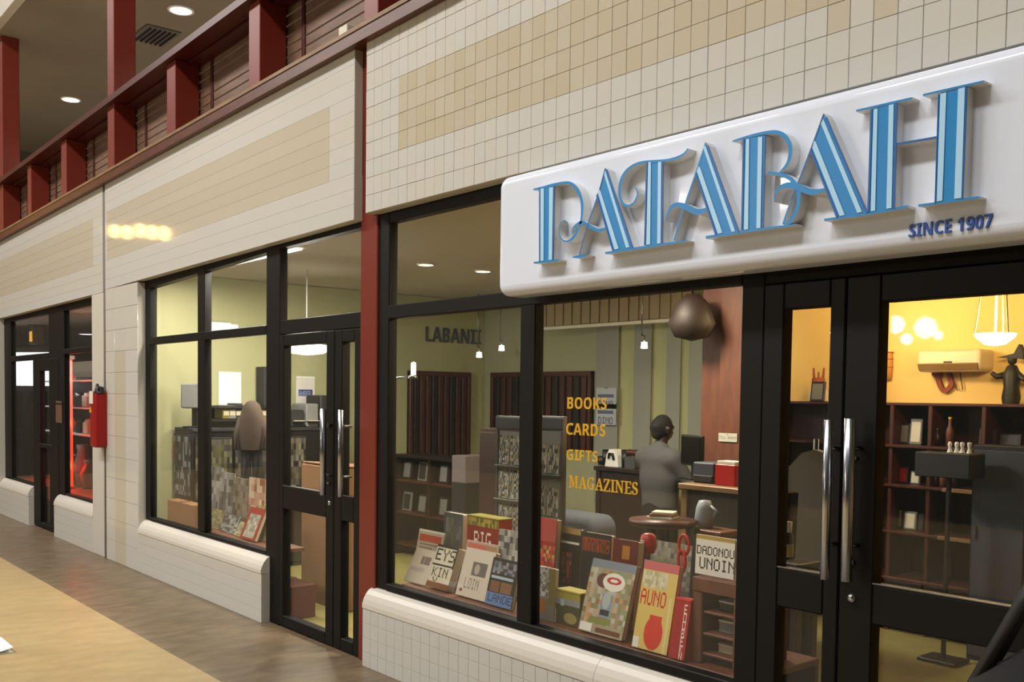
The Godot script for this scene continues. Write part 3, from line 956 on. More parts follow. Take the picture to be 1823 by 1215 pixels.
	stroke(l, [Vector3(-1.8504, 2.5304, 0.0033), Vector3(-1.8945, 2.4229, 0.0063), Vector3(-1.9367, 2.3287, 0.0068), Vector3(-1.9664, 2.2698, 0.0049)], mats.line_blue)
	stroke(l, [Vector3(-2.0312, 2.2726, 0.0039), Vector3(-2.0274, 2.3025, 0.0083), Vector3(-2.0073, 2.3202, 0.0130), Vector3(-1.9777, 2.3221, 0.0198), Vector3(-1.9371, 2.3094, 0.0214), Vector3(-1.8969, 2.2884, 0.0195), Vector3(-1.8628, 2.2837, 0.0151), Vector3(-1.8333, 2.2876, 0.0083)], blue)
	stroke(l, [Vector3(-1.8378, 2.1885, 0.0076), Vector3(-1.6857, 2.1881, 0.0083), Vector3(-1.5515, 2.1914, 0.0071)], blue)
	# H
	l = letter(s, [Vector2(-1.6802, 2.5092), Vector2(-1.5975, 2.5106), Vector2(-1.5959, 2.1909), Vector2(-1.6807, 2.1911)], [[Vector2(-1.6722, 2.5065), Vector2(-1.6588, 2.5068), Vector2(-1.6572, 2.1934), Vector2(-1.6722, 2.1931)], [Vector2(-1.6216, 2.5092), Vector2(-1.6056, 2.5088), Vector2(-1.6027, 2.1941), Vector2(-1.6198, 2.1942)]])
	stroke(l, [Vector3(-1.7332, 2.5159, 0.0060), Vector3(-1.6388, 2.5151, 0.0068), Vector3(-1.5484, 2.5143, 0.0062)], blue)
	stroke(l, [Vector3(-1.5983, 2.3857, 0.0072), Vector3(-1.5320, 2.3838, 0.0071), Vector3(-1.4674, 2.3819, 0.0074)], mats.line_blue)
	var stem := part(l, "stem", faced(PackedVector2Array([Vector2(-1.4662, 2.5072), Vector2(-1.3800, 2.5092), Vector2(-1.3818, 2.1906), Vector2(-1.4674, 2.1883)]), 0.128, 0.1745, blue, mats.letter_side), null)
	plate(stem, "light_stripe", [Vector2(-1.4595, 2.5065), Vector2(-1.4417, 2.5068), Vector2(-1.4433, 2.1936), Vector2(-1.4603, 2.1934)], mats.light_blue)
	plate(stem, "light_stripe", [Vector2(-1.4067, 2.5090), Vector2(-1.3869, 2.5086), Vector2(-1.3867, 2.1930), Vector2(-1.4076, 2.1935)], mats.light_blue)
	for q in [[Vector3(-1.4653, 2.5061, 0.0035), Vector3(-1.4656, 2.1890, 0.0035)], [Vector3(-1.3826, 2.5085, 0.0034), Vector3(-1.3840, 2.1909, 0.0034)]]:
		part(stem, "outline", faced(ribbon(q, 1), 0.174, 0.1766, mats.line_blue, mats.line_blue), null)
	stroke(l, [Vector3(-1.5132, 2.5152, 0.0061), Vector3(-1.4213, 2.5145, 0.0064), Vector3(-1.3333, 2.5133, 0.0058)], blue)
	stroke(l, [Vector3(-1.5178, 2.1898, 0.0066), Vector3(-1.4259, 2.1889, 0.0069), Vector3(-1.3366, 2.1882, 0.0059)], blue)
	# small line of text
	fit_words(s, "since_text", "SINCE 1907", -1.568, -1.315, 2.105, 2.145, 0.13, 0.005, mats.navy)


func fit_words(parent: Node3D, called: String, s: String, x0: float, x1: float, y0: float, y1: float, z: float, depth: float, m: Material, face := "Droid Sans", rise := 0.0, turn := 0.0) -> MeshInstance3D:
	var t := words(s, 0.1, depth, face)
	var b := t.get_aabb()
	var o := part(parent, called, t, m)
	var k := Vector3((x1 - x0) / b.size.x, (y1 - y0) / b.size.y, 1.0)
	o.basis = Basis.from_euler(Vector3(0, turn, atan2(rise, x1 - x0))) * Basis.from_scale(k)
	o.position = Vector3((x0 + x1) / 2, (y0 + y1 + rise) / 2, z + depth / 2) - o.basis * b.get_center()
	return o


# ---------------------------------------------------------------- books in the near window
# g: [bottom left corner, width, height, turn, lean back]
func book(called: String, category: String, label: String, g: Array, t: float, cover: Material, spine: Material, group := "") -> Node3D:
	var w: float = g[1]
	var h: float = g[2]
	var o := thing(called, label, category, g[0] + Vector3(w / 2 * cos(g[3]), 0.001 + t / 2 * sin(g[4]), -t / 2 - w / 2 * sin(g[3])), g[3], group)
	o.rotation.x = -g[4]
	part(o, "front_cover", printed(w, h, 0.003, cover, spine), null, Vector3(0, 0, t / 2 - 0.0015))
	part(o, "back_cover", box(Vector3(w, h, 0.003), 0.0008), spine, Vector3(0, h / 2, -t / 2 + 0.0015))
	part(o, "spine", box(Vector3(0.003, h, t), 0.0008), spine, Vector3(-w / 2 + 0.0015, h / 2, 0))
	part(o, "page_block", box(Vector3(w - 0.008, h - 0.008, t - 0.007), 0.0008), mats.cream_page, Vector3(0.001, h / 2, 0))
	return o


func carton(called: String, category: String, label: String, g: Array, t: float, front: Material, side: Material, lid: Material, group := "") -> Node3D:
	var w: float = g[1]
	var h: float = g[2]
	var o := thing(called, label, category, g[0] + Vector3(w / 2, 0.001, -t / 2), g[3], group)
	o.rotation.x = -g[4]
	part(o, "body", printed(w, h - 0.012, t, front, side), null)
	part(o, "lid", box(Vector3(w + 0.004, 0.012, t + 0.004), 0.003), lid, Vector3(0, h - 0.006, 0))
	return o


func build_books() -> void:
	var d := thing("display_shelf", "low brown wooden display shelf inside the near shop window", "shelf")
	ext(d, "top_board", mats.brown_wood, -4.80, -2.36, 0.47, 0.499, -0.68, -0.15, 0.003)
	ext(d, "front_board", mats.dark_wood, -4.80, -2.36, 0.0, 0.469, -0.18, -0.155, 0.003)
	ext(d, "back_board", mats.dark_wood, -4.80, -2.36, 0.0, 0.469, -0.68, -0.65, 0.003)
	var k := Color(0.05, 0.05, 0.05)
	var wht := Color(0.85, 0.83, 0.78)
	var pale := Color(0.70, 0.66, 0.59)
	var im: Image
	# left pane, front row
	im = sheet(pale)
	im.fill_rect(Rect2i(40, 26, 40, 30), Color(0.42, 0.38, 0.34)); im.fill_rect(Rect2i(52, 26, 3, 30), Color(0.6, 0.55, 0.5)); im.fill_rect(Rect2i(8, 70, 60, 16), Color(0.62, 0.59, 0.54))
	book("catalogue", "book", "pale cream catalogue with a small grey photograph, leftmost in the near window", [Vector3(-4.853, 0.5, -0.2), 0.222, 0.207, 0, 0.47], 0.02, ink(im), mats.paper, "books in the near window")
	im = sheet(Color(0.74, 0.71, 0.62))
	im.fill_rect(Rect2i(0, 0, 96, 8), k); im.fill_rect(Rect2i(90, 0, 6, 66), k); im.fill_rect(Rect2i(0, 58, 96, 5), k)
	write(im, "EYS", 6, 12, 5, k, 1); write(im, "KIN", 10, 68, 4, Color(0.18, 0.16, 0.13)); write(im, "X", 20, 98, 4, Color(0.2, 0.17, 0.12)); im.fill_rect(Rect2i(0, 112, 96, 16), Color(0.45, 0.27, 0.15))
	book("paperback", "book", "thick cream book with heavy black letters, leaning beside the pale catalogue", [Vector3(-4.606, 0.5, -0.19), 0.203, 0.246, 0, 0.347], 0.05, ink(im), mats.cream_page, "books in the near window")
	im = sheet(Color(0.74, 0.70, 0.63))
	im.fill_rect(Rect2i(34, 34, 46, 36), Color(0.36, 0.34, 0.32)); disc(im, 50, 52, 9, 14, Color(0.62, 0.58, 0.52)); write(im, "LOIN", 20, 78, 2, Color(0.45, 0.42, 0.38), 2); disc(im, 14, 112, 5, 5, Color(0.5, 0.2, 0.13))
	book("hardback", "book", "white book with a grey square picture, beside the blue and black book", [Vector3(-4.337, 0.5, -0.2), 0.262, 0.267, 0, 0.296], 0.03, ink(im), mats.paper, "books in the near window")
	im = sheet(Color(0.07, 0.08, 0.09))
	patches(im, Rect2i(6, 8, 84, 34), [Color(0.22, 0.23, 0.25), Color(0.08, 0.09, 0.1), Color(0.4, 0.42, 0.45)], 9); im.fill_rect(Rect2i(6, 48, 80, 8), Color(0.6, 0.66, 0.72)); im.fill_rect(Rect2i(8, 62, 34, 30), Color(0.42, 0.28, 0.17)); im.fill_rect(Rect2i(46, 62, 40, 30), Color(0.45, 0.31, 0.2)); im.fill_rect(Rect2i(0, 94, 96, 34), Color(0.33, 0.45, 0.62)); write(im, "LANDE", 8, 98, 3, Color(0.12, 0.17, 0.3))
	book("hardback", "book", "black book with a blue lower band, against the middle upright of the near window", [Vector3(-4.063, 0.5, -0.19), 0.215, 0.247, 0, 0.25], 0.03, ink(im), mats.slate, "books in the near window")
	# left pane, behind
	im = sheet(pale)
	im.fill_rect(Rect2i(0, 0, 96, 6), wht); im.fill_rect(Rect2i(6, 14, 84, 20), Color(0.72, 0.26, 0.18)); im.fill_rect(Rect2i(10, 40, 70, 4), Color(0.5, 0.45, 0.4)); im.fill_rect(Rect2i(10, 50, 50, 4), Color(0.5, 0.45, 0.4))
	book("magazine", "magazine", "cream magazine with a red title band behind the pale catalogue", [Vector3(-5.086, 0.5, -0.42), 0.267, 0.272, 0, 0.192], 0.01, ink(im), mats.paper, "books in the near window")
	im = sheet(Color(0.25, 0.28, 0.31))
	patches(im, Rect2i(10, 10, 80, 110), [Color(0.26, 0.29, 0.32), Color(0.3, 0.33, 0.3), Color(0.22, 0.25, 0.22)], 14); im.fill_rect(Rect2i(0, 0, 10, 128), Color(0.16, 0.2, 0.28))
	book("hardback", "book", "dark blue grey hardback standing upright behind the book with black letters", [Vector3(-4.879, 0.5, -0.5), 0.19, 0.391, 0, 0.031], 0.05, ink(im), mats.grey, "books in the near window")
	im = sheet(Color(0.50, 0.06, 0.05), 96, 80)
	write(im, "BIG", 22, 16, 3, wht); write(im, "BLOOMS", 12, 46, 2, wht, 2); patches(im, Rect2i(0, 0, 96, 10), [Color(0.6, 0.5, 0.1), Color(0.3, 0.3, 0.06)], 5)
	carton("gift_box", "box", "dark red box with white lettering and a yellow green top, left pane", [Vector3(-4.633, 0.5, -0.5), 0.298, 0.402, 0, 0.007], 0.1, ink(im), mats.red, mt("olive", Color(0.45, 0.42, 0.12), 0.8))
	im = sheet(Color(0.66, 0.58, 0.52))
	im.fill_rect(Rect2i(4, 6, 88, 24), Color(0.72, 0.36, 0.30)); im.fill_rect(Rect2i(60, 6, 32, 24), Color(0.6, 0.46, 0.34)); im.fill_rect(Rect2i(6, 50, 60, 3), Color(0.45, 0.42, 0.38))
	book("magazine", "magazine", "pale magazine with a pink band, under the dark red box", [Vector3(-4.49, 0.5, -0.36), 0.29, 0.277, 0, 0.132], 0.01, ink(im), mats.paper, "books in the near window")
	im = sheet(Color(0.36, 0.36, 0.34))
	patches(im, Rect2i(0, 0, 96, 90), [Color(0.5, 0.49, 0.46), Color(0.22, 0.22, 0.21), Color(0.62, 0.61, 0.56)], 12); im.fill_rect(Rect2i(0, 92, 96, 36), Color(0.62, 0.42, 0.12))
	book("magazine", "magazine", "grey picture magazine with an ochre foot, behind the black and blue book", [Vector3(-4.24, 0.5, -0.4), 0.2, 0.366, 0, 0.083], 0.01, ink(im), mats.grey, "books in the near window")
	# right pane, back row
	im = sheet(Color(0.55, 0.07, 0.06))
	patches(im, Rect2i(0, 40, 96, 88), [Color(0.62, 0.06, 0.06), Color(0.60, 0.52, 0.14), Color(0.4, 0.08, 0.06), Color(0.7, 0.2, 0.16)], 6); im.fill_rect(Rect2i(0, 0, 96, 34), Color(0.62, 0.22, 0.20))
	book("hardback", "book", "red and yellow flower patterned book just right of the middle upright", [Vector3(-3.975, 0.5, -0.42), 0.185, 0.458, 0, 0.077], 0.04, ink(im), mats.deep_red, "books in the near window")
	im = sheet(Color(0.06, 0.05, 0.05))
	im.fill_rect(Rect2i(8, 22, 84, 4), wht); patches(im, Rect2i(30, 40, 36, 50), [Color(0.5, 0.09, 0.06), Color(0.2, 0.03, 0.03), Color(0.1, 0.02, 0.02)], 7); im.fill_rect(Rect2i(0, 0, 96, 10), Color(0.62, 0.5, 0.3))
	book("hardback", "book", "black book with red picture, right of the flower patterned book", [Vector3(-3.869, 0.5, -0.5), 0.192, 0.415, 0, 0.048], 0.03, ink(im), mats.black, "books in the near window")
	im = sheet(Color(0.09, 0.09, 0.11))
	im.fill_rect(Rect2i(4, 8, 88, 22), Color(0.55, 0.2, 0.1)); write(im, "LOOKINS", 8, 11, 2, Color(0.1, 0.05, 0.05), 2); disc(im, 40, 100, 26, 40, Color(0.16, 0.11, 0.06)); im.fill_rect(Rect2i(60, 40, 26, 40), Color(0.3, 0.34, 0.42))
	book("hardback", "book", "dark book with an orange title strip, behind the comic annual", [Vector3(-3.665, 0.5, -0.5), 0.213, 0.409, 0, 0.036], 0.04, ink(im), mats.black, "books in the near window")
	im = sheet(Color(0.36, 0.04, 0.035))
	im.fill_rect(Rect2i(40, 8, 28, 20), Color(0.66, 0.44, 0.14)); write(im, "OABIL", 12, 34, 3, wht, 1); write(im, "BIN", 30, 62, 3, Color(0.7, 0.6, 0.5)); im.fill_rect(Rect2i(0, 0, 5, 128), Color(0.7, 0.45, 0.3))
	book("hardback", "book", "tall dark red book with pale letters, between the comic annual and the yellow book", [Vector3(-3.328, 0.5, -0.36), 0.171, 0.422, 0, 0.085], 0.05, ink(im), mats.deep_red, "books in the near window")
	im = sheet(Color(0.40, 0.40, 0.37))
	patches(im, Rect2i(0, 0, 96, 70), [Color(0.55, 0.54, 0.40), Color(0.42, 0.42, 0.38), Color(0.6, 0.6, 0.52)], 8)
	book("magazine", "magazine", "grey green picture magazine at the back, above the yellow book", [Vector3(-3.286, 0.5, -0.6), 0.259, 0.402, 0, 0.073], 0.01, ink(im), mats.grey, "books in the near window")
	# right pane, front row
	im = sheet(Color(0.50, 0.49, 0.46))
	patches(im, Rect2i(0, 0, 70, 74), [Color(0.62, 0.62, 0.6), Color(0.36, 0.36, 0.35), Color(0.75, 0.75, 0.74), Color(0.48, 0.46, 0.42)], 6); im.fill_rect(Rect2i(70, 0, 26, 90), Color(0.5, 0.44, 0.2)); im.fill_rect(Rect2i(0, 78, 62, 34), Color(0.66, 0.4, 0.13)); im.fill_rect(Rect2i(40, 60, 14, 12), wht)
	book("paperback", "book", "grey map covered book with an ochre foot, left end of the right pane", [Vector3(-3.696, 0.5, -0.2), 0.164, 0.258, 0, 0.068], 0.02, ink(im), mats.paper, "books in the near window")
	im = sheet(Color(0.30, 0.29, 0.20))
	im.fill_rect(Rect2i(0, 0, 96, 26), Color(0.62, 0.57, 0.22)); im.fill_rect(Rect2i(0, 26, 96, 24), Color(0.55, 0.57, 0.58)); disc(im, 60, 100, 26, 22, Color(0.62, 0.58, 0.34)); im.fill_rect(Rect2i(20, 30, 14, 26), Color(0.7, 0.72, 0.74))
	carton("game_box", "box", "yellow and grey box beside the grey map covered book", [Vector3(-3.538, 0.5, -0.22), 0.172, 0.166, 0, 0.024], 0.09, ink(im), mt("olive", Color.WHITE), mt("box_yellow", Color(0.60, 0.56, 0.22), 0.7))
	im = sheet(Color(0.58, 0.55, 0.42), 128, 160)
	patches(im, Rect2i(0, 20, 128, 120), [Color(0.55, 0.52, 0.40), Color(0.48, 0.38, 0.22), Color(0.62, 0.60, 0.52), Color(0.66, 0.48, 0.30), Color(0.44, 0.48, 0.28)], 11)
	im.fill_rect(Rect2i(0, 0, 128, 18), Color(0.45, 0.48, 0.52)); disc(im, 44, 44, 20, 16, Color(0.34, 0.15, 0.10)); disc(im, 74, 44, 32, 20, wht); disc(im, 74, 41, 21, 8, Color(0.7, 0.12, 0.12)); disc(im, 74, 41, 12, 4, wht); im.fill_rect(Rect2i(50, 72, 30, 52), Color(0.45, 0.52, 0.60)); disc(im, 64, 84, 12, 20, Color(0.62, 0.64, 0.64)); im.fill_rect(Rect2i(52, 106, 26, 12), Color(0.08, 0.08, 0.1)); disc(im, 62, 128, 22, 6, Color(0.72, 0.2, 0.12)); im.fill_rect(Rect2i(26, 124, 62, 14), Color(0.45, 0.47, 0.2)); im.fill_rect(Rect2i(50, 146, 70, 10), Color(0.38, 0.18, 0.1)); im.fill_rect(Rect2i(4, 140, 34, 18), wht)
	book("annual", "book", "large picture annual with a white oval label and busy drawing", [Vector3(-3.335, 0.5, -0.18), 0.286, 0.344, 0, 0.283], 0.03, ink(im), mats.brown_wood, "books in the near window")
	im = sheet(Color(0.80, 0.70, 0.36), 128, 160)
	im.fill_rect(Rect2i(0, 0, 128, 16), Color(0.74, 0.36, 0.36)); patches(im, Rect2i(4, 18, 90, 30), [Color(0.72, 0.68, 0.50), Color(0.78, 0.74, 0.60), Color(0.66, 0.62, 0.44)], 8)
	write(im, "AUNO", 6, 52, 4, Color(0.72, 0.08, 0.06)); disc(im, 70, 128, 34, 30, Color(0.78, 0.17, 0.07)); im.fill_rect(Rect2i(50, 96, 44, 40), Color(0.78, 0.17, 0.07)); im.fill_rect(Rect2i(110, 60, 8, 100), Color(0.82, 0.76, 0.55)); im.fill_rect(Rect2i(0, 140, 22, 20), wht)
	book("annual", "book", "yellow book with red letters and a large plain red shape", [Vector3(-2.968, 0.5, -0.16), 0.203, 0.384, 0, 0.201], 0.03, ink(im), mats.red, "books in the near window")
	im = sheet(Color(0.62, 0.15, 0.15), 48, 160)
	for r in 7:
		write(im, "EOUBEKN"[r], 30, 8 + r * 22, 2, wht, 2)
	carton("toy_box", "box", "tall glossy red box with white letters down its edge, beside the wooden bookcase", [Vector3(-2.744, 0.5, -0.15), 0.083, 0.256, 0, 0.166], 0.08, ink(im, 0.25), mats.red, mt("pink_red", Color(0.74, 0.18, 0.18), 0.35))
	# toys among the books
	var t := thing("toy_purse", "small dark red purse with a white tag above the books", "purse", Vector3(-3.189, 0.853, -0.5))
	part(t, "body", lathe([Vector2(0, 0), Vector2(0.03, 0.008), Vector2(0.042, 0.04), Vector2(0.036, 0.09), Vector2(0.022, 0.102), Vector2(0, 0.104)], 18), mats.red)
	part(t, "tag", box(Vector3(0.02, 0.045, 0.003), 0.001), mats.white, Vector3(0, 0.05, 0.043))
	t = thing("toy_ribbon", "red looped ribbon toy hanging in front of the black and white magazine", "toy", Vector3(-2.799, 0.844, -0.3))
	for q in [[0.028, 0.12, 0.0], [0.02, 0.055, 0.012]]:
		var loop := []
		for i in 21:
			loop.append(Vector3(q[0] * cos(TAU * i / 20), q[1] + 0.045 * sin(TAU * i / 20), q[2]))
		part(t, "loop", tube(loop, 0.007), mats.red)
	part(t, "tail", tube([Vector3(0, 0.075, 0), Vector3(0.01, 0.04, 0.005), Vector3(0, 0, 0)], 0.011, 8, 0.005), mats.red)
	# the wooden bookcase at the right end, with what lies in it
	var bx0 := -2.662
	var bx1 := -2.431
	var b := thing("bookcase", "small open brown bookcase behind the black upright of the shop door", "bookcase")
	ext(b, "side_panel", mats.brown_wood, bx0, bx0 + 0.05, 0.5, 0.80, -0.55, -0.2)
	ext(b, "side_panel", mats.brown_wood, bx1 - 0.02, bx1, 0.5, 0.80, -0.55, -0.2)
	ext(b, "top_board", mats.brown_wood, bx0, bx1, 0.80, 0.86, -0.55, -0.195)
	ext(b, "back_board", mats.dark_wood, bx0 + 0.05, bx1 - 0.02, 0.5, 0.80, -0.55, -0.53)
	for y in [0.535, 0.62, 0.71]:
		ext(b, "shelf", mats.brown_wood, bx0 + 0.05, bx1 - 0.02, y, y + 0.012, -0.53, -0.21)
	for q in [[0.548, 0.03, mats.cream_page, "flat cream booklet pile on the bookcase's bottom shelf"], [0.633, 0.045, mats.grey, "grey flat box on the bookcase's middle shelf"], [0.723, 0.035, mats.charcoal, "dark flat box on the bookcase's upper shelf"]]:
		t = thing("flat_box", q[3], "box", Vector3((bx0 + bx1) / 2 + 0.015, q[0], -0.36), 0.0)
		part(t, "body", box(Vector3(0.075, q[1], 0.2), 0.003), q[2], Vector3(0, q[1] / 2, 0))
		part(t, "lid", box(Vector3(0.079, 0.008, 0.204), 0.002), mats.paper, Vector3(0, q[1] + 0.004, 0))
	im = sheet(wht, 128, 96)
	write(im, "DADONOU", 4, 26, 3, k, 1); write(im, "UNOIN", 14, 54, 4, k, 1); im.fill_rect(Rect2i(0, 0, 128, 10), Color(0.66, 0.55, 0.24))
	book("magazine", "magazine", "white magazine with two rows of black letters on top of the bookcase", [Vector3(-2.694, 0.862, -0.25), 0.203, 0.166, 0, 0.034], 0.012, ink(im), mats.paper, "books in the near window")
	# gold lettering on the glass
	var g := thing("window_lettering", "gold lettering reading BOOKS CARDS GIFTS MAGAZINES on the near shop window", "lettering")
	fit_words(g, "books_text", "BOOKS", -3.337, -3.082, 1.55, 1.603, -0.095, 0.002, mats.gold)
	fit_words(g, "cards_text", "CARDS", -3.342, -3.086, 1.43, 1.484, -0.095, 0.002, mats.gold)
	fit_words(g, "gifts_text", "GIFTS", -3.336, -3.133, 1.314, 1.363, -0.095, 0.002, mats.gold)
	fit_words(g, "magazines_text", "MAGAZINES", -3.317, -2.885, 1.187, 1.242, -0.095, 0.002, mats.gold, "Droid Serif")


# ---------------------------------------------------------------- shop interior behind the near window
func slat_board(label: String, at: Vector3, w: float, h: float, turn: float, n: int) -> void:
	var t := thing("slat_board", label, "display board", at, turn)
	part(t, "back_panel", box(Vector3(w, h, 0.03), 0.003), mats.black, Vector3(0, h / 2, 0.015))
	for x in [-w / 2 + 0.02, w / 2 - 0.02]:
		part(t, "frame_stile", box(Vector3(0.04, h, 0.06), 0.004), mats.wood, Vector3(x, h / 2, 0.03))
	part(t, "frame_rail", box(Vector3(w, 0.05, 0.06), 0.004), mats.wood, Vector3(0, h - 0.025, 0.031))
	for k in n:
		part(t, "slat", box(Vector3(w / n * 0.55, h - 0.06, 0.02), 0.003), mats.wood if k % 3 else mats.dark_wood, Vector3(-w / 2 + 0.05 + (k + 0.5) * (w - 0.1) / n, h / 2 - 0.02, 0.04))


func table(called: String, label: String, category: String, x0: float, x1: float, top: float, z0: float, z1: float, m: Material, panelled: Material = null) -> Node3D:
	var t := thing(called, label, category, Vector3((x0 + x1) / 2, 0, (z0 + z1) / 2))
	var w := x1 - x0
	var d := z1 - z0
	part(t, "top_board", box(Vector3(w, 0.035, d), 0.005), m, Vector3(0, top - 0.0175, 0))
	for sx in [-1, 1]:
		for sz in [-1, 1]:
			part(t, "leg", box(Vector3(0.05, top - 0.035, 0.05), 0.004), m, Vector3(sx * (w / 2 - 0.04), (top - 0.035) / 2, sz * (d / 2 - 0.04)))
	if panelled:
		part(t, "front_panel", box(Vector3(w - 0.1, top - 0.12, 0.02), 0.003), panelled, Vector3(0, (top - 0.035) / 2 + 0.05, d / 2 - 0.04))
	return t


func photo_rack(label: String, x0: float, x1: float, y1: float, z: float, cols: int, rows: int) -> void:
	var t := thing("picture_rack", label, "display rack", Vector3((x0 + x1) / 2, 0, z))
	var w := x1 - x0
	part(t, "back_panel", box(Vector3(w, y1 - 0.1, 0.02), 0.003), mats.grey, Vector3(0, (y1 + 0.1) / 2, 0))
	for s in [-1, 1]:
		part(t, "upright", box(Vector3(0.025, y1, 0.04), 0.003), mats.steel, Vector3(s * w / 2, y1 / 2, 0))
	part(t, "header", box(Vector3(w + 0.02, 0.08, 0.03), 0.004), mats.charcoal, Vector3(0, y1 - 0.05, 0.012))
	var im := sheet(Color(0.5, 0.5, 0.49), 64, 64)
	var kinds := []
	for k in 3:
		im = sheet(Color(0.5, 0.5, 0.49), 64, 64)
		patches(im, Rect2i(0, 0, 64, 64), [Color(0.62, 0.61, 0.58), Color(0.2, 0.2, 0.19), Color(0.42, 0.42, 0.4), Color(0.1, 0.1, 0.1), Color(0.5, 0.46, 0.3)], 5 + k)
		kinds.append(ink(im))
	var cw := (w - 0.04) / cols
	var ch := (y1 - 0.3) / rows
	for r in rows:
		for c in cols:
			part(t, "print", printed(cw * 0.88, ch * 0.86, 0.004, kinds[rng.randi() % 3], mats.paper), null, Vector3(-w / 2 + 0.02 + (c + 0.5) * cw, 0.2 + r * ch, 0.02), Vector3(-0.06, 0, 0))
		part(t, "ledge", box(Vector3(w, 0.012, 0.04), 0.002), mats.steel, Vector3(0, 0.19 + r * ch, 0.025))


func build_counter() -> void:
	# slatted boards on the walls
	var a := Vector3(-8.7, 1.865, -2.765)
	var b := Vector3(-8.7, 0.942, -3.571)
	slat_board("dark slatted wooden display board on the yellow green side wall", Vector3(-8.7, b.y, (a.z + b.z) / 2), absf(a.z - b.z), a.y - b.y, PI / 2, 9)
	slat_board("wide dark slatted wooden board on the back wall behind the picture racks", Vector3((-8.522 + -6.944) / 2, 1.075, -3.8), -6.944 - -8.522, 1.867 - 1.075, 0.0, 14)
	# lettering on the side wall
	var wl := thing("wall_lettering", "thin dark blue capital letters high on the yellow green side wall", "lettering")
	var p := Vector3(-8.7, 2.242, -2.99)
	var q := Vector3(-8.7, 2.279, -3.732)
	var tx := words("LABANII", 0.1, 0.01)
	var ab := tx.get_aabb()
	var o := part(wl, "letters", tx, mats.slate)
	o.basis = Basis.from_euler(Vector3(0, PI / 2, 0)) * Basis.from_scale(Vector3(absf(p.z - q.z) / ab.size.x, 0.16 / ab.size.y, 1))
	o.position = Vector3(-8.69, (p.y + q.y) / 2, (p.z + q.z) / 2) - o.basis * ab.get_center()
	# pale vertical blind and its pelmet on the back wall
	var bl := thing("vertical_blind", "pale green and grey vertical blind on the back wall behind the man", "blind")
	var edges := [1060.0, 1097.0, 1127.0, 1155.0, 1185.0, 1207.0, 1225.0, 1250.0]
	var xs := [-6.827, -6.547, -6.329, -6.133, -5.93, -5.785, -5.669, -5.5]
	for k in edges.size() - 1:
		ext(bl, "strip", [mt("blind_grey", Color(0.52, 0.53, 0.50), 0.8), mt("blind_green", Color(0.64, 0.64, 0.48), 0.8)][k % 2], xs[k] - 0.01, xs[k + 1] + 0.01, 0.6, 2.36, -3.72 - 0.03 * (k % 2), -3.71 - 0.03 * (k % 2), 0.002)
	var pe := thing("pelmet", "long pelmet of upright pale boards above the vertical blind", "pelmet")
	ext(pe, "rail", mats.paper, -7.484, -5.488, 2.27, 2.30, -3.56, -3.5)
	for k in 16:
		var x := lerpf(-7.484, -5.488, (k + 0.5) / 16.0)
		ext(pe, "board", mt("pelmet", Color(0.56, 0.50, 0.40), 0.75), x - 0.054, x + 0.054, 2.305, 2.62, -3.54, -3.52)
	for k in 2:
		var n := thing("notice", ["white notice with a row of dark letters on the blind, upper", "white notice with dark letters on the blind, lower"][k], "notice", Vector3(-6.659, 1.501 if k == 0 else 1.346, -3.68))
		var im := sheet(Color(0.62, 0.64, 0.68), 96, 64)
		im.fill_rect(Rect2i(8, 20, 76, 10), Color(0.3, 0.33, 0.45)); write(im, "DINO", 12, 40, 3, Color(0.2, 0.22, 0.32))
		part(n, "sheet", printed(0.27, 0.2, 0.004, ink(im), mats.paper), null)
		part(n, "clip", box(Vector3(0.05, 0.02, 0.008), 0.002), mats.steel, Vector3(0, 0.2, 0))
	# brown wooden pillar with a label
	var col := struct("column", "reddish brown wooden pillar standing behind the shop counter")
	ext(col, "shaft", mats.brown_wood, -4.618, -4.426, 0, 2.66, -2.9, -2.6, 0.004)
	ext(col, "shaft", mats.brown_wood, -4.426 + 0.002, -4.236, 0, 2.66, -2.86, -2.56, 0.004)
	var lb := thing("label_plate", "white label plate with small grey letters on the wooden pillar", "label", Vector3(-4.332, 1.307, -2.553))
	var im2 := sheet(Color(0.72, 0.71, 0.66), 128, 48)
	write(im2, "TILL BOOKS", 6, 18, 2, Color(0.3, 0.3, 0.28))
	part(lb, "plate", printed(0.16, 0.06, 0.004, ink(im2), mats.paper), null)
	part(lb, "screw", lathe([Vector2(0, 0.004), Vector2(0.004, 0.002), Vector2(0.005, 0)], 8), mats.steel, Vector3(0, 0.052, 0.002), Vector3(PI / 2, 0, 0))
	# dark hanging bell shade
	var sh := thing("hanging_lamp", "dark brown bell shaped shade hanging beside the wooden pillar", "lamp", Vector3(-4.548, 2.66, -2.4))
	var drop := 2.01 - 2.66
	part(sh, "shade", lathe([Vector2(0.0, drop + 0.33), Vector2(0.05, drop + 0.33), Vector2(0.12, drop + 0.26), Vector2(0.17, drop + 0.12), Vector2(0.12, drop + 0.03), Vector2(0.0, drop)], 24), mt("shade_brown", Color(0.13, 0.08, 0.06), 0.6))
	part(sh, "cord", tube([Vector3(0, 0, 0), Vector3(0, drop + 0.32, 0)], 0.008), mats.black)
	# dark desk on the left with things on it
	var dy := 1.014
	var dk := table("desk", "dark brown desk with a panelled front behind the gold lettering", "desk", -6.074, -5.461, dy, -3.4, -2.95, mats.dark_wood, mats.dark_wood)
	part(dk, "plinth", box(Vector3(0.5, 0.1, 0.3), 0.004), mats.black, Vector3(0, 0.05, 0))
	var z := -3.08
	var t := thing("steam_iron", "white steam iron shaped appliance on the dark desk", "appliance", Vector3(-5.934, dy, z))
	part(t, "body", prism(PackedVector2Array([Vector2(-0.09, 0), Vector2(0.07, 0), Vector2(0.06, 0.1), Vector2(0.02, 0.15), Vector2(-0.04, 0.15), Vector2(-0.07, 0.1)]), -0.04, 0.04), mats.white)
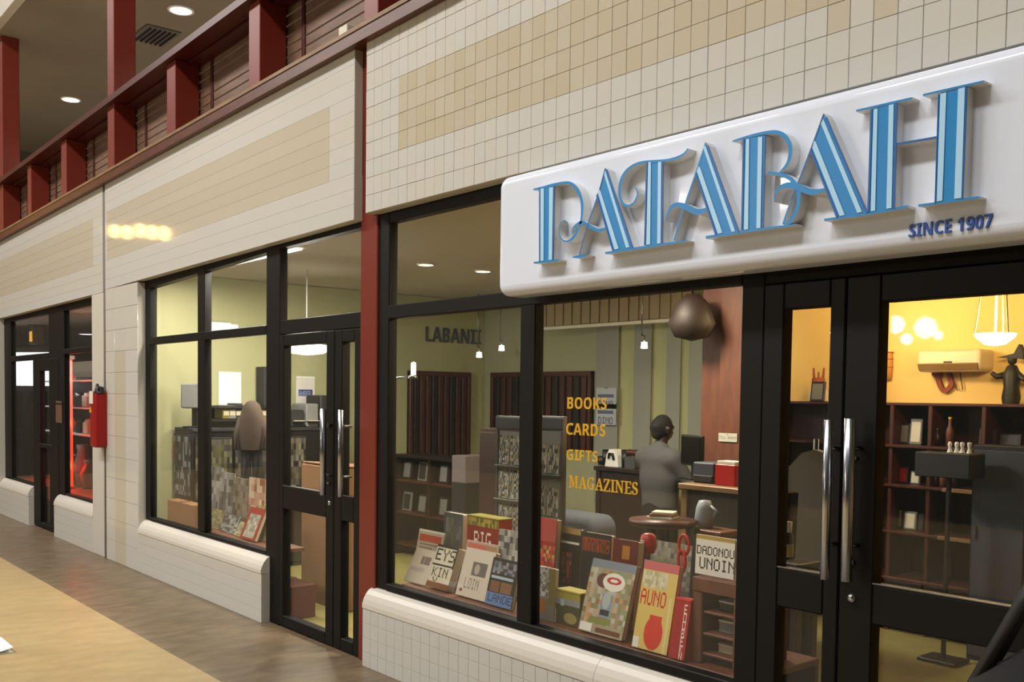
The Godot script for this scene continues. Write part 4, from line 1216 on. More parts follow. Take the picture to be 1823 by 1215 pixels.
	part(t, "handle", tube([Vector3(-0.04, 0.07, 0.045), Vector3(-0.03, 0.11, 0.05), Vector3(0.01, 0.11, 0.05), Vector3(0.02, 0.06, 0.045)], 0.012), mats.black)
	for k in 3:
		var x: float = [-6.104, -6.049, -5.821][k]
		t = thing("cup", ["short black cup at the left end of the dark desk", "tall black cup left of the white appliance", "tall black cup right of the white appliance"][k], "cup", Vector3(x, dy, z), 0.0, "black cups on the desk")
		var hh: float = [0.08, 0.14, 0.15][k]
		part(t, "wall", lathe([Vector2(0, 0.004), Vector2(0.03, 0.004), Vector2(0.034, hh), Vector2(0.031, hh), Vector2(0.028, 0.01), Vector2(0, 0.01)], 16), mats.black)
	t = thing("basket", "small wire basket of reddish bundles at the right end of the dark desk", "basket", Vector3(-5.729, dy, z))
	part(t, "basket", box(Vector3(0.12, 0.1, 0.09), 0.004), mats.steel, Vector3(0, 0.05, 0))
	for k in 4:
		part(t, "bundle", lathe([Vector2(0, 0.0), Vector2(0.03, 0.015), Vector2(0.034, 0.04), Vector2(0, 0.06)], 10), mats.wood, Vector3(-0.045 + 0.03 * k, 0.1, 0.01 * (k % 2)))
	# light counter on the right
	var cy := 1.078
	var ct := table("counter", "pale wooden counter with a dark side panel to the right of the man", "counter", -4.047, -3.46, cy, -2.3, -1.7, mats.tan_wood, mats.charcoal)
	part(ct, "lower_shelf", box(Vector3(0.5, 0.02, 0.4), 0.003), mats.tan_wood, Vector3(0.05, 0.32, 0))
	t = thing("monitor", "black computer monitor on the pale counter beside the pillar", "monitor", Vector3(-4.184, cy, -2.0), -0.35)
	part(t, "screen_case", box(Vector3(0.26, 0.2, 0.03), 0.006), mats.black, Vector3(0, 0.19, 0))
	part(t, "screen", box(Vector3(0.24, 0.175, 0.004), 0.001), mt("dark_screen", Color(0.02, 0.022, 0.026), 0.2), Vector3(0, 0.19, 0.016))
	part(t, "stand", box(Vector3(0.05, 0.1, 0.03), 0.004), mats.black, Vector3(0, 0.05, -0.02))
	part(t, "foot", box(Vector3(0.16, 0.014, 0.12), 0.004), mats.black, Vector3(0, 0.007, 0))
	t = thing("till", "blue grey till box on the pale counter right of the monitor", "till", Vector3(-3.945, cy, -1.9))
	part(t, "body", box(Vector3(0.17, 0.13, 0.16), 0.008), mats.slate, Vector3(0, 0.065, 0))
	part(t, "drawer", box(Vector3(0.15, 0.04, 0.01), 0.003), mats.charcoal, Vector3(0, 0.03, 0.083))
	t = thing("file_box", "bright red file box with a white top edge on the pale counter", "box", Vector3(-3.754, cy, -1.85))
	part(t, "body", box(Vector3(0.15, 0.13, 0.12), 0.004), mats.red, Vector3(0, 0.065, 0))
	part(t, "paper_edge", box(Vector3(0.14, 0.02, 0.1), 0.003), mats.paper, Vector3(0, 0.14, 0))
	t = thing("jug", "pale grey plastic jug under the pale counter", "jug", Vector3(-3.715, 0.845, -1.56))
	part(t, "body", lathe([Vector2(0, 0), Vector2(0.05, 0.004), Vector2(0.058, 0.05), Vector2(0.05, 0.12), Vector2(0.035, 0.16), Vector2(0, 0.165)], 20), mt("jug_grey", Color(0.55, 0.58, 0.62), 0.4))
	part(t, "handle", tube([Vector3(0.045, 0.13, 0), Vector3(0.085, 0.11, 0), Vector3(0.055, 0.04, 0)], 0.009), mt("jug_grey", Color.WHITE))
	var js := table("stool", "low brown stool carrying the plastic jug", "stool", -3.723, -3.519, 0.845, -1.66, -1.47, mats.brown_wood)
	part(js, "cross_bar", box(Vector3(0.2, 0.025, 0.02), 0.003), mats.brown_wood, Vector3(0, 0.2, 0))
	# round table, sofa
	var ty := 0.895
	t = thing("round_table", "low round brown table with papers in front of the man", "table", Vector3(-3.853, 0, -1.35))
	part(t, "tabletop", lathe([Vector2(0, ty - 0.04), Vector2(0.185, ty - 0.035), Vector2(0.2, ty - 0.02), Vector2(0.196, ty), Vector2(0, ty)], 32), mats.wood)
	part(t, "pedestal", lathe([Vector2(0.2, 0), Vector2(0.18, 0.03), Vector2(0.05, 0.08), Vector2(0.04, ty - 0.04)], 20), mats.dark_wood)
	t = thing("paper_stack", "small stack of tan papers on the round table", "papers", Vector3(-3.88, ty, -1.38), 0.3)
	for k in 3:
		part(t, "sheet_block", box(Vector3(0.16 - 0.015 * k, 0.014, 0.11), 0.002), mats.cardboard if k % 2 else mats.cream_page, Vector3(0.005 * k, 0.007 + 0.0145 * k, 0), Vector3(0, 0.1 * k, 0))
	t = thing("sofa", "grey blue rounded sofa seen from behind the flower patterned book", "sofa", Vector3(-5.078, 0, -1.9), 0.0)
	var sw := -4.79 - -5.411
	var sy := 0.786
	part(t, "back_rest", pillow(sw, sy - 0.08, 0.2, 0.1, 0.06), mt("sofa", Color(0.27, 0.29, 0.33), 0.9), Vector3(0, (sy + 0.08) / 2, 0))
	part(t, "seat", pillow(sw, 0.3, 0.5, 0.06, 0.04), mt("sofa", Color.WHITE), Vector3(0, 0.26, -0.5))
	for s in [-1, 1]:
		part(t, "foot", lathe([Vector2(0, 0), Vector2(0.025, 0), Vector2(0.03, 0.1), Vector2(0, 0.1)], 10), mats.dark_wood, Vector3(s * (sw / 2 - 0.08), 0, 0.1))
	# racks of grey pictures
	photo_rack("tall grey rack of black and white prints left of the window's middle upright", -5.332, -5.054, 1.47, -1.3, 2, 5)
	photo_rack("grey rack of stone coloured prints right of the window's middle upright", -5.18, -4.885, 1.474, -1.5, 2, 4)
	# cupboard, low bookcase
	t = thing("cupboard", "tall plain dark brown cupboard left of the picture racks", "cupboard", Vector3(-5.685, 0, -1.7))
	var ch := 1.367
	part(t, "body", box(Vector3(0.26, ch, 0.38), 0.005), mt("cupboard", Color(0.21, 0.12, 0.09), 0.55), Vector3(0, ch / 2, 0))
	part(t, "door", box(Vector3(0.24, ch - 0.06, 0.016), 0.004), mt("cupboard", Color.WHITE), Vector3(0, ch / 2, 0.198))
	part(t, "knob", lathe([Vector2(0, 0.02), Vector2(0.012, 0.015), Vector2(0.006, 0)], 12), mats.steel, Vector3(0.09, ch / 2 - 0.2, 0.206), Vector3(PI / 2, 0, 0))
	var lx0 := -8.39
	var lx1 := -7.2
	var ly := 1.013
	t = thing("bookcase", "low dark red bookcase of frames against the yellow green side wall", "bookcase")
	ext(t, "top_board", mats.dark_wood, lx0, lx1, ly - 0.03, ly, -2.75, -2.4)
	for x in [lx0, (lx0 + lx1) / 2, lx1 - 0.03]:
		ext(t, "side_panel", mats.dark_wood, x, x + 0.03, 0, ly - 0.03, -2.75, -2.41)
	for y in [0.1, 0.42, 0.74]:
		ext(t, "shelf", mats.wood, lx0, lx1, y, y + 0.02, -2.74, -2.415)
	ext(t, "back_board", mats.black, lx0, lx1, 0, ly - 0.03, -2.77, -2.75)
	for k in 8:
		var y: float = [0.44, 0.76][k % 2]
		var x: float = lx0 + 0.12 + [0.0, 0.2, 0.46, 0.64][k / 2] * (lx1 - lx0 - 0.1) / 0.8
		var f := thing("framed_picture", ["dark picture frame with a grey picture, low bookcase, first on the lower shelf", "dark picture frame with a grey picture, low bookcase, first on the upper shelf", "second dark picture frame on the low bookcase's lower shelf", "second dark picture frame on the low bookcase's upper shelf", "third dark picture frame on the low bookcase's lower shelf", "third dark picture frame on the low bookcase's upper shelf", "last dark picture frame on the low bookcase's lower shelf", "last dark picture frame on the low bookcase's upper shelf"][k], "picture frame", Vector3(x, y, -2.5), 0.0, "frames in the low bookcase")
		part(f, "moulding", box(Vector3(0.15, 0.19, 0.02), 0.004), mats.dark_wood if k % 3 else mats.grey, Vector3(0, 0.095, 0), Vector3(-0.12, 0, 0))
		part(f, "picture", box(Vector3(0.11, 0.15, 0.006), 0.001), mats.grey if k % 3 else mats.charcoal, Vector3(0, 0.096, 0.009), Vector3(-0.12, 0, 0))
	t = thing("document_box", "pale mauve grey document box on the low dark bookcase", "box", Vector3(-6.982, 0, -2.3))
	part(t, "stand", box(Vector3(0.2, 0.834, 0.25), 0.005), mats.charcoal, Vector3(0, 0.834 / 2, 0))
	part(t, "box", box(Vector3(0.2, 1.076 - 0.834, 0.25), 0.005), mt("mauve", Color(0.42, 0.38, 0.38), 0.7), Vector3(0, (1.076 + 0.834) / 2, 0))
	# small wall lamps
	t = thing("wall_lamp", "small white tube lamp on a metal arm by the left edge of the near window", "lamp", Vector3(-5.807, 1.731, -0.9))
	part(t, "arm", tube([Vector3(-6.146 - -5.807, 0, 0), Vector3(0.03, 0, 0)], 0.008), mats.chrome)
	part(t, "base", lathe([Vector2(0, -0.012), Vector2(0.035, -0.01), Vector2(0.03, 0.012), Vector2(0, 0.014)], 16), mats.steel)
	part(t, "tube", lathe([Vector2(0, 0.015), Vector2(0.018, 0.016), Vector2(0.018, 0.1), Vector2(0, 0.11)], 16), glow("tube_glow", Color(1, 0.98, 0.92), 2.5))
	lamp(t, Vector3(0, 0.06, 0.02), Color(1, 0.98, 0.92), 0.03, 0.02)
	for k in 3:
		var at: Vector3 = [Vector3(-8.028, 2.031, -3.2), Vector3(-7.909, 2.105, -3.4), Vector3(-5.83, 2.063, -3.3)][k]
		t = thing("spot_lamp", ["small white spot lamp on a bracket beside the dark blue letters", "small white spot lamp under the pelmet's left end", "small white spot lamp shining in front of the vertical blind"][k], "lamp", at)
		part(t, "head", lathe([Vector2(0, -0.03), Vector2(0.03, -0.028), Vector2(0.026, 0.025), Vector2(0, 0.03)], 14), glow("spot_glow", Color(1, 0.98, 0.93), 5.0))
		part(t, "bracket", tube([Vector3(0, 0.03, 0), Vector3(0, 0.08, 0), Vector3(-0.05, 0.09, -0.02)], 0.006), mats.steel)
		part(t, "rod", tube([Vector3(-0.05, 0.09, -0.02), Vector3(-0.05, 2.66 - at.y, -0.02)], 0.006), mats.steel)
	for k in 2:
		downlight(["round downlight in the shop ceiling behind the upper left pane, nearer", "round downlight in the shop ceiling beside the signboard's left end"][k], [Vector3(-6.569, 2.66, -1.521), Vector3(-6.57, 2.66, -2.105)][k], 0.06, Color(1.0, 0.92, 0.78), 6.0, 0.35, "shop downlights")


# ---------------------------------------------------------------- the warm room behind the near shop door
func pendant(label: String, at: Vector3, top: float) -> Node3D:
	var t := thing("pendant_lamp", label, "lamp", at)
	part(t, "bowl", lathe([Vector2(0, -0.062), Vector2(0.055, -0.052), Vector2(0.1, -0.014), Vector2(0.11, 0.007), Vector2(0.103, 0.008), Vector2(0.052, -0.042), Vector2(0, -0.052)], 28), glow("bowl_glow", Color(0.93, 0.97, 1.0), 5.0))
	for k in 3:
		var a := TAU * k / 3 + 0.5
		part(t, "wire", tube([Vector3(cos(a) * 0.106, 0.0, sin(a) * 0.106), Vector3(cos(a) * 0.03, top - at.y, sin(a) * 0.03)], 0.004), mats.tan_wood)
	part(t, "stem", tube([Vector3(0, -0.04, 0), Vector3(0, top - at.y, 0)], 0.006), mats.white)
	lamp(t, Vector3(0, 0.06, 0), Color(1.0, 0.87, 0.62), 1.3, 0.08)
	return t


func frame_on(called: String, label: String, at: Vector3, w: float, h: float, pic: Material, m: Material, group := "") -> void:
	var f := thing(called, label, "picture frame", at, 0.0, group)
	part(f, "moulding", box(Vector3(w, h, 0.02), 0.005), m, Vector3(0, h / 2, 0), Vector3(-0.1, 0, 0))
	part(f, "picture", box(Vector3(w * 0.74, h * 0.78, 0.006), 0.001), pic, Vector3(0, h / 2, 0.009), Vector3(-0.1, 0, 0))


func build_right_room() -> void:
	pendant("white bowl pendant lamp on three wires behind the wide door leaf", Vector3(-2.531, 1.983, -2.6), 2.66)
	pendant("white bowl pendant lamp behind the dark stile between the door leaves", Vector3(-3.639, 2.053, -2.9), 2.66)
	# tall dark red shelving along the back wall
	var s := thing("wall_shelving", "dark red brown shelving along the yellow back wall", "shelving")
	var zf := -3.42
	var x0 := -4.762
	var x1 := -2.542
	var top := 1.577
	ext(s, "back_board", mats.wood, x0, x1, 0, top, -3.79, -3.76)
	ext(s, "top_board", mats.wood, x0, x1, top, top + 0.02, -3.79, zf)
	var sh := [0.06, 0.379, 0.705, 1.029, 1.305]
	for y in sh:
		ext(s, "shelf", mats.wood, x0, x1, y - 0.02, y, -3.76, zf + 0.02)
	for x in [x0, -4.062, -3.611, -3.333, -2.973, x1 - 0.03]:
		ext(s, "upright", mats.wood, x, x + 0.03, 0, top, -3.76, zf)
	for q in [[-3.207, -2.975, sh[3]], [-3.227, -2.964, sh[2]], [-2.935, -2.741, sh[2]]]:
		ext(s, "shelf_edge", mats.tan_wood, q[0], q[1], q[2] - 0.024, q[2] + 0.004, zf + 0.02, zf + 0.03)
	ext(s, "door", mats.dark_wood, -3.611 + 0.03, -3.333, 0.06, sh[1] - 0.02, zf, zf + 0.015)
	ext(s, "door", mats.dark_wood, -3.333 + 0.03, -2.973, 0.06, sh[1] - 0.02, zf, zf + 0.015)
	# what stands on it
	var z := zf - 0.12
	var rows := [["frame", -3.581, sh[4], 0.13, 0.15, "grey", "silver grey picture frame, upper shelf, left compartment"], ["frame", -3.474, sh[4], 0.09, 0.18, "paper", "tall pale picture frame, upper shelf, left compartment"],
		["frame", -2.978, sh[4], 0.12, 0.13, "charcoal", "dark square picture frame, upper shelf, right compartment"], ["frame", -2.833, sh[4], 0.14, 0.1, "slate", "wide bluish picture frame, upper shelf, right compartment"],
		["frame", -3.57, sh[3], 0.1, 0.12, "red", "small red picture frame, second shelf, left compartment"], ["frame", -3.469, sh[3], 0.07, 0.09, "paper", "small white picture frame, second shelf, left compartment"],
		["frame", -3.596, sh[2], 0.1, 0.15, "grey", "grey photograph frame, third shelf, first from the door stile"], ["frame", -3.499, sh[2], 0.1, 0.13, "paper", "pale photograph frame, third shelf, second from the door stile"],
		["frame", -3.417, sh[2], 0.05, 0.12, "charcoal", "narrow dark photograph frame, third shelf, beside the upright"], ["frame", -2.921, sh[2], 0.13, 0.2, "charcoal", "large dark picture leaning on the third shelf, right compartment"],
		["frame", -2.835, sh[2], 0.09, 0.24, "grey", "tall grey picture on the third shelf, far right"]]
	for r in rows:
		frame_on("framed_picture", r[6], Vector3(r[1], r[2], z), r[3], r[4], mats[r[5]], mats.dark_wood if r[5] != "paper" else mats.grey, "frames on the wall shelving")
	for k in 6:
		var x: float = [-3.304, -3.218, -3.31, -3.255, -3.17, -2.854][k]
		var y: float = [sh[4], sh[4], sh[3], sh[3], sh[3], sh[1]][k]
		var h: float = [0.12, 0.2, 0.1, 0.13, 0.16, 0.22][k]
		var t := thing("bottle", ["small brown bottle, upper shelf, behind the navy box", "tall amber bottle with a pale neck, upper shelf", "short dark bottle, second shelf, left", "dark bottle, second shelf, middle", "tall dark bottle, second shelf, right", "tall pale brown bottle on the lowest open shelf"][k], "bottle", Vector3(x, y, -3.5), 0.0, "bottles on the wall shelving")
		part(t, "body", lathe([Vector2(0, 0), Vector2(0.024, 0.002), Vector2(0.025, h * 0.55), Vector2(0.01, h * 0.72), Vector2(0.01, h * 0.95), Vector2(0, h * 0.95)], 14), mats.brown_wood if k % 2 else mats.dark_wood)
		part(t, "cap", lathe([Vector2(0.011, h * 0.93), Vector2(0.012, h), Vector2(0, h)], 12), mats.gold if k == 1 else mats.steel)
	# a dark blue display stand with small white pieces in front of it
	var t := thing("display_stand", "dark navy display stand in front of the red shelving", "display stand", Vector3(-2.916, 0, -2.9))
	var w := -2.755 - -3.099
	var y1 := 1.297
	var y0 := 1.145
	part(t, "box", box(Vector3(w, y1 - y0, 0.2), 0.006), mt("navy_box", Color(0.06, 0.07, 0.11), 0.5), Vector3(0, (y0 + y1) / 2, 0))
	part(t, "post", box(Vector3(0.025, y0, 0.025), 0.004), mats.dark_wood, Vector3(0, y0 / 2, 0))
	part(t, "base", box(Vector3(0.24, 0.02, 0.2), 0.005), mats.dark_wood, Vector3(0, 0.015, 0))
	for k in 4:
		var x: float = [-2.907, -2.865, -2.831, -2.787][k]
		var c := thing("white_figurine", ["narrow white figurine on the navy stand, first", "white bell figurine on the navy stand, second", "small white figurine on the navy stand, third", "square white figurine on the navy stand, last"][k], "figurine", Vector3(x, y1, -2.88), 0.0, "white figurines on the navy stand")
		part(c, "base", lathe([Vector2(0, 0), Vector2(0.018, 0), Vector2(0.016, 0.008), Vector2(0, 0.008)], 12), mats.white)
		part(c, "body", lathe([Vector2(0.015, 0.008), Vector2(0.008, 0.03), Vector2(0.013, 0.05), Vector2(0.008 + 0.002 * k, 0.065), Vector2(0, 0.068)], 12), mats.white)
	t = thing("navy_cabinet", "dark blue grey cabinet at the right of the red shelving", "cabinet", Vector3(-2.696, 0, -3.2))
	part(t, "body", box(Vector3(0.34, 1.343, 0.22), 0.006), mt("navy_box", Color.WHITE), Vector3(0, 1.343 / 2, 0))
	part(t, "door", box(Vector3(0.31, 1.343 - 0.06, 0.012), 0.003), mats.slate, Vector3(0, 1.343 / 2, 0.115))
	part(t, "handle", box(Vector3(0.01, 0.08, 0.012), 0.002), mats.steel, Vector3(-0.13, 0.8, 0.127))
	# air conditioner and ornaments on the yellow wall
	t = thing("air_conditioner", "cream air conditioner high on the yellow wall", "air conditioner", Vector3((-3.52 + -3.085) / 2, 1.814, -3.7))
	w = -3.078 - -3.528
	var hh := 1.966 - 1.814
	part(t, "case", pillow(w, hh, 0.19, 0.03, 0.03), mt("ac_cream", Color(0.84, 0.76, 0.62), 0.45), Vector3(0, hh / 2, -0.1))
	part(t, "flap", box(Vector3(w * 0.94, 0.05, 0.012), 0.004), mt("ac_flap", Color(0.50, 0.38, 0.22), 0.5), Vector3(0, 0.035, 0.092), Vector3(0.4, 0, 0))
	part(t, "sensor", box(Vector3(0.06, 0.016, 0.01), 0.003), mats.deep_red, Vector3(0, hh * 0.42, 0.09))
	t = thing("wall_ornament", "brown leaf shaped woven ornament hanging under the air conditioner", "ornament", Vector3(-3.404, 1.662, -3.79))
	part(t, "leaf", prism(ribbon([Vector3(-0.03, 0.19, 0.03), Vector3(-0.045, 0.1, 0.035), Vector3(0.0, 0.02, 0.03), Vector3(0.05, 0.07, 0.035), Vector3(0.02, 0.15, 0.02), Vector3(-0.01, 0.19, 0.01)]), 0, 0.02), mt("terracotta", Color(0.52, 0.24, 0.12), 0.7))
	part(t, "cord", tube([Vector3(0.03, 0.19, 0.01), Vector3(0.09, 0.03, 0.01), Vector3(0.13, 0.03, 0.01), Vector3(0.1, 0.19, 0.01)], 0.004), mats.brown_wood)
	part(t, "tassel", prism(PackedVector2Array([Vector2(-0.1, 0.14), Vector2(-0.06, 0.1), Vector2(-0.055, 0.125), Vector2(-0.09, 0.155)]), 0, 0.015), mt("terracotta", Color.WHITE))
	t = thing("wall_ornament", "pale pot shaped ornament with red lines on the yellow wall by the door stile", "ornament", Vector3(-3.859, 1.767, -3.78))
	part(t, "pot", lathe([Vector2(0, 0), Vector2(0.05, 0.004), Vector2(0.055, 0.1), Vector2(0.05, 0.2), Vector2(0, 0.205)], 18), mt("pot", Color(0.78, 0.56, 0.30), 0.7))
	for y in [0.09, 0.15, 0.2]:
		part(t, "band", lathe([Vector2(0.054, y - 0.003), Vector2(0.058, y), Vector2(0.054, y + 0.003)], 18), mt("terracotta", Color.WHITE))
	t = thing("carved_figure", "dark carved wooden figure with outstretched arms against the yellow wall", "figure", Vector3(-2.902, 1.59, -3.68))
	var dkw: Material = mt("carving", Color(0.10, 0.085, 0.05), 0.55)
	part(t, "robe", lathe([Vector2(0.05, 0), Vector2(0.058, 0.05), Vector2(0.048, 0.12), Vector2(0.055, 0.2), Vector2(0.03, 0.26), Vector2(0, 0.27)], 14), dkw)
	for q in [[Vector3(-0.04, 0.2, 0), Vector3(-0.09, 0.19, 0.02), Vector3(-0.12, 0.215, 0.03)], [Vector3(0.04, 0.2, 0), Vector3(0.09, 0.17, 0.02), Vector3(0.13, 0.2, 0.03)]]:
		part(t, "arm", tube(q, 0.025, 8, 0.014), dkw)
	part(t, "head", lathe([Vector2(0, 0.26), Vector2(0.026, 0.28), Vector2(0.03, 0.305), Vector2(0.02, 0.335), Vector2(0, 0.34)], 14), dkw)
	part(t, "hat", prism(PackedVector2Array([Vector2(-0.09, 0.315), Vector2(0.02, 0.34), Vector2(0.05, 0.40), Vector2(0.08, 0.33), Vector2(0.08, 0.3), Vector2(0.0, 0.31)]), -0.03, 0.03), dkw)
	part(t, "plinth", box(Vector3(0.14, 0.02, 0.1), 0.004), mats.dark_wood, Vector3(0, -0.01, 0))
	# narrow leaf: carved stand, picture, hanging garment
	t = thing("carved_stand", "brown carved hand shaped ornament on a white pedestal behind the narrow door leaf", "ornament", Vector3(-4.27, top + 0.02, -3.55))
	var ph := 1.682 - top - 0.02
	part(t, "pedestal", box(Vector3(0.11, ph, 0.1), 0.006), mats.paper, Vector3(0, ph / 2, 0))
	part(t, "palm", lathe([Vector2(0.03, ph), Vector2(0.05, ph + 0.05), Vector2(0.048, ph + 0.09), Vector2(0, ph + 0.1)], 14), mt("terracotta", Color.WHITE))
	for k in 3:
		part(t, "finger", tube([Vector3(-0.035 + 0.035 * k, ph + 0.06, 0), Vector3(-0.045 + 0.045 * k, ph + 0.17 - 0.03 * (k % 2), 0)], 0.012, 8, 0.007), mt("terracotta", Color.WHITE))
	frame_on("framed_picture", "small dark framed portrait beside the white pedestal", Vector3(-4.238, top + 0.02, -3.5), 0.12, 0.15, mats.grey, mats.dark_wood)
	t = thing("hanging_coat", "pale grey coat hanging on a stand behind the narrow door leaf", "coat", Vector3(-2.808, 0, -1.3), 0.4)
	var ct: float = 1.36
	part(t, "cloth", prism(PackedVector2Array([Vector2(-0.18, ct - 0.16), Vector2(-0.06, ct - 0.02), Vector2(0, ct), Vector2(0.06, ct - 0.02), Vector2(0.15, ct - 0.1), Vector2(0.12, ct - 0.28), Vector2(0.1, ct - 0.6), Vector2(-0.08, ct - 0.58), Vector2(-0.07, ct - 0.22), Vector2(-0.16, ct - 0.2)]), -0.05, 0.05), mt("coat_grey", Color(0.50, 0.48, 0.44), 0.95))
	part(t, "pole", tube([Vector3(0, 0.02, 0), Vector3(0, ct + 0.05, 0)], 0.014), mats.black)
	part(t, "foot_plate", lathe([Vector2(0, 0), Vector2(0.16, 0), Vector2(0.15, 0.02), Vector2(0, 0.025)], 20), mats.black)
	t = table("side_table", "small dark side table by the door jamb with a bottle on it", "table", -2.626, -2.521, 0.874, -0.95, -0.75, mats.dark_wood)
	part(t, "drawer", box(Vector3(0.06, 0.05, 0.01), 0.002), mats.wood, Vector3(0, 0.874 - 0.07, 0.1))
	t = thing("bottle", "white capped dark bottle with a yellow label on the small side table", "bottle", Vector3(-2.653, 0.874, -0.85))
	part(t, "body", lathe([Vector2(0, 0), Vector2(0.03, 0.002), Vector2(0.03, 0.1), Vector2(0.012, 0.14), Vector2(0, 0.14)], 16), mats.black)
	part(t, "label", lathe([Vector2(0.031, 0.01), Vector2(0.031, 0.07)], 16), mt("label_yellow", Color(0.62, 0.58, 0.24), 0.6))
	part(t, "cap", lathe([Vector2(0.02, 0.12), Vector2(0.022, 0.17), Vector2(0, 0.172)], 14), mats.white)


# ---------------------------------------------------------------- the room behind the middle window
func build_left_room() -> void:
	# counter with machines along the side wall
	var x0 := -8.66
	var y1 := 1.293
	var t := thing("work_counter", "long dark counter under the yellow green wall behind the middle window", "counter")
	ext(t, "top_board", mats.charcoal, x0, -8.25, y1 - 0.03, y1, -1.7, -0.27)
	ext(t, "front_board", mats.black, -8.31, -8.27, 0.05, y1 - 0.03, -1.7, -0.3)
	ext(t, "end_board", mats.dark_wood, x0, -8.27, 0.0, y1 - 0.03, -0.3, -0.27)
	for k in 5:
		ext(t, "drawer", mats.dark_wood, -8.27, -8.255, 0.2, 0.6, -0.56 - 0.27 * k, -0.32 - 0.27 * k)
	t = thing("monitor", "grey backed monitor on the dark counter behind the leftmost middle pane", "monitor", Vector3(-8.42, y1, -0.36), 0.9)
	part(t, "case", pillow(0.22, 0.22, 0.05, 0.02, 0.015), mats.grey, Vector3(0, 0.28, 0))
	part(t, "stand", box(Vector3(0.05, 0.18, 0.04), 0.004), mats.black, Vector3(0, 0.09, -0.01))
	part(t, "foot", box(Vector3(0.18, 0.015, 0.14), 0.004), mats.black, Vector3(0, 0.008, 0))
	var zc := [-1.3, -1.45, -1.6]
	for k in 3:
		var p := thing("printer", ["black desk printer with a paper tray, nearest the monitor on the dark counter", "grey desk printer beside the nearest black one on the dark counter", "black desk printer in the middle of the dark counter", "grey boxy printer right of the middle of the dark counter", "black low printer near the far end of the dark counter", "black tall printer at the far end of the dark counter"][k], "printer", Vector3(-8.46, y1, zc[k]), PI / 2, "printers on the dark counter")
		var ph: float = [0.16, 0.22, 0.3, 0.18, 0.2, 0.34][k]
		part(p, "body", box(Vector3(0.13, ph, 0.3), 0.012), mats.charcoal if k % 2 == 0 else mats.grey, Vector3(0, ph / 2, 0))
		part(p, "tray", box(Vector3(0.12, 0.012, 0.05), 0.003), mats.black, Vector3(0, 0.05, 0.17))
		part(p, "paper", box(Vector3(0.1, 0.006, 0.05), 0.001), mats.cream_page, Vector3(0, 0.06, 0.17))
	# shelves of dark goods above it
	t = thing("goods_shelf", "dark wall shelf with pale goods behind the middle window's right pane", "shelf")
	var a := Vector3(-8.66, 1.488, -0.566)
	var b := Vector3(-8.66, 1.491, -1.126)
	for y in [a.y, y1 + 0.075]:
		ext(t, "board", mats.black, -8.7, -8.42, y - 0.025, y, b.z, a.z)
	ext(t, "back_panel", mats.charcoal, -8.70, -8.68, y1 + 0.05, a.y, b.z, a.z)
	for k in 7:
		var lz := lerpf(a.z - 0.1, b.z + 0.1, k / 6.0)
		var g := thing("goods_box", ["olive cardboard box on the dark wall shelf, first from the left", "stone grey box on the dark wall shelf, second", "dark box on the dark wall shelf, third", "olive box on the dark wall shelf, fourth", "stone grey box on the dark wall shelf, fifth", "dark box on the dark wall shelf, sixth", "olive box on the dark wall shelf, last"][k], "box", Vector3(-8.55, y1 + 0.077, lz), PI / 2, "boxes on the dark wall shelf")
		part(g, "carton", box(Vector3(0.07, 0.1 + 0.02 * (k % 3), 0.18), 0.004), [mt("olive", Color.WHITE), mats.grey, mats.charcoal][k % 3], Vector3(0, 0.05 + 0.01 * (k % 3), 0))
		part(g, "label", box(Vector3(0.05, 0.04, 0.004), 0.001), mats.cream_page, Vector3(0, 0.05, 0.091))
	# white board and doorway on the side wall
	var c0 := Vector3(-8.68, 1.798, -0.691)
	var c1 := Vector3(-8.68, 1.49, -0.91)
	t = thing("white_board", "pale white board on the wall above the dark shelf", "board", Vector3(-8.69, c1.y, (c0.z + c1.z) / 2), PI / 2)
	part(t, "panel", box(Vector3(absf(c0.z - c1.z), c0.y - c1.y, 0.015), 0.003), mats.white, Vector3(0, (c0.y - c1.y) / 2, 0))
	part(t, "frame", box(Vector3(absf(c0.z - c1.z) + 0.04, 0.03, 0.025), 0.004), mats.steel, Vector3(0, -0.012, 0.004))
	c0 = Vector3(-8.68, 1.713, -1.055)
	c1 = Vector3(-8.68, 1.502, -1.204)
	t = thing("wall_cabinet", "grey wall cabinet with a dark frame beside the middle window's door", "cabinet", Vector3(-8.6, c1.y - 0.25, (c0.z + c1.z) / 2), PI / 2)
	part(t, "body", box(Vector3(absf(c0.z - c1.z), 0.6, 0.16), 0.005), mats.charcoal, Vector3(0, 0.3, 0))
	part(t, "door", box(Vector3(absf(c0.z - c1.z) - 0.08, 0.52, 0.012), 0.004), mats.grey, Vector3(0, 0.3, 0.085))
	part(t, "handle", box(Vector3(0.012, 0.08, 0.015), 0.003), mats.chrome, Vector3(0.1, 0.28, 0.095))
	# hooded coat on a stand
	var cp := Vector3(-7.912, 1.221, -0.6)
	var ch: float = 1.543
	t = thing("coat_stand", "brown hooded jacket with dark trousers hung on a stand, seen from behind", "clothes stand", Vector3(cp.x + 0.06, 0, -0.63), 0.9)
	part(t, "hooded_jacket", lathe([Vector2(0.095, ch - 0.42), Vector2(0.105, ch - 0.32), Vector2(0.105, ch - 0.17), Vector2(0.09, ch - 0.1), Vector2(0.066, ch - 0.04), Vector2(0.035, ch - 0.008), Vector2(0, ch)], 20), mats.brown_cloth)
	for s in [-1, 1]:
		part(t, "sleeve", tube([Vector3(0.085 * s, ch - 0.15, 0), Vector3(0.118 * s, ch - 0.28, 0.02), Vector3(0.112 * s, ch - 0.42, 0.05)], 0.034, 10, 0.026), mats.brown_cloth)
		part(t, "trouser_leg", tube([Vector3(0.045 * s, ch - 0.4, 0), Vector3(0.05 * s, ch - 0.75, 0)], 0.05, 10, 0.038), mats.dark_cloth)
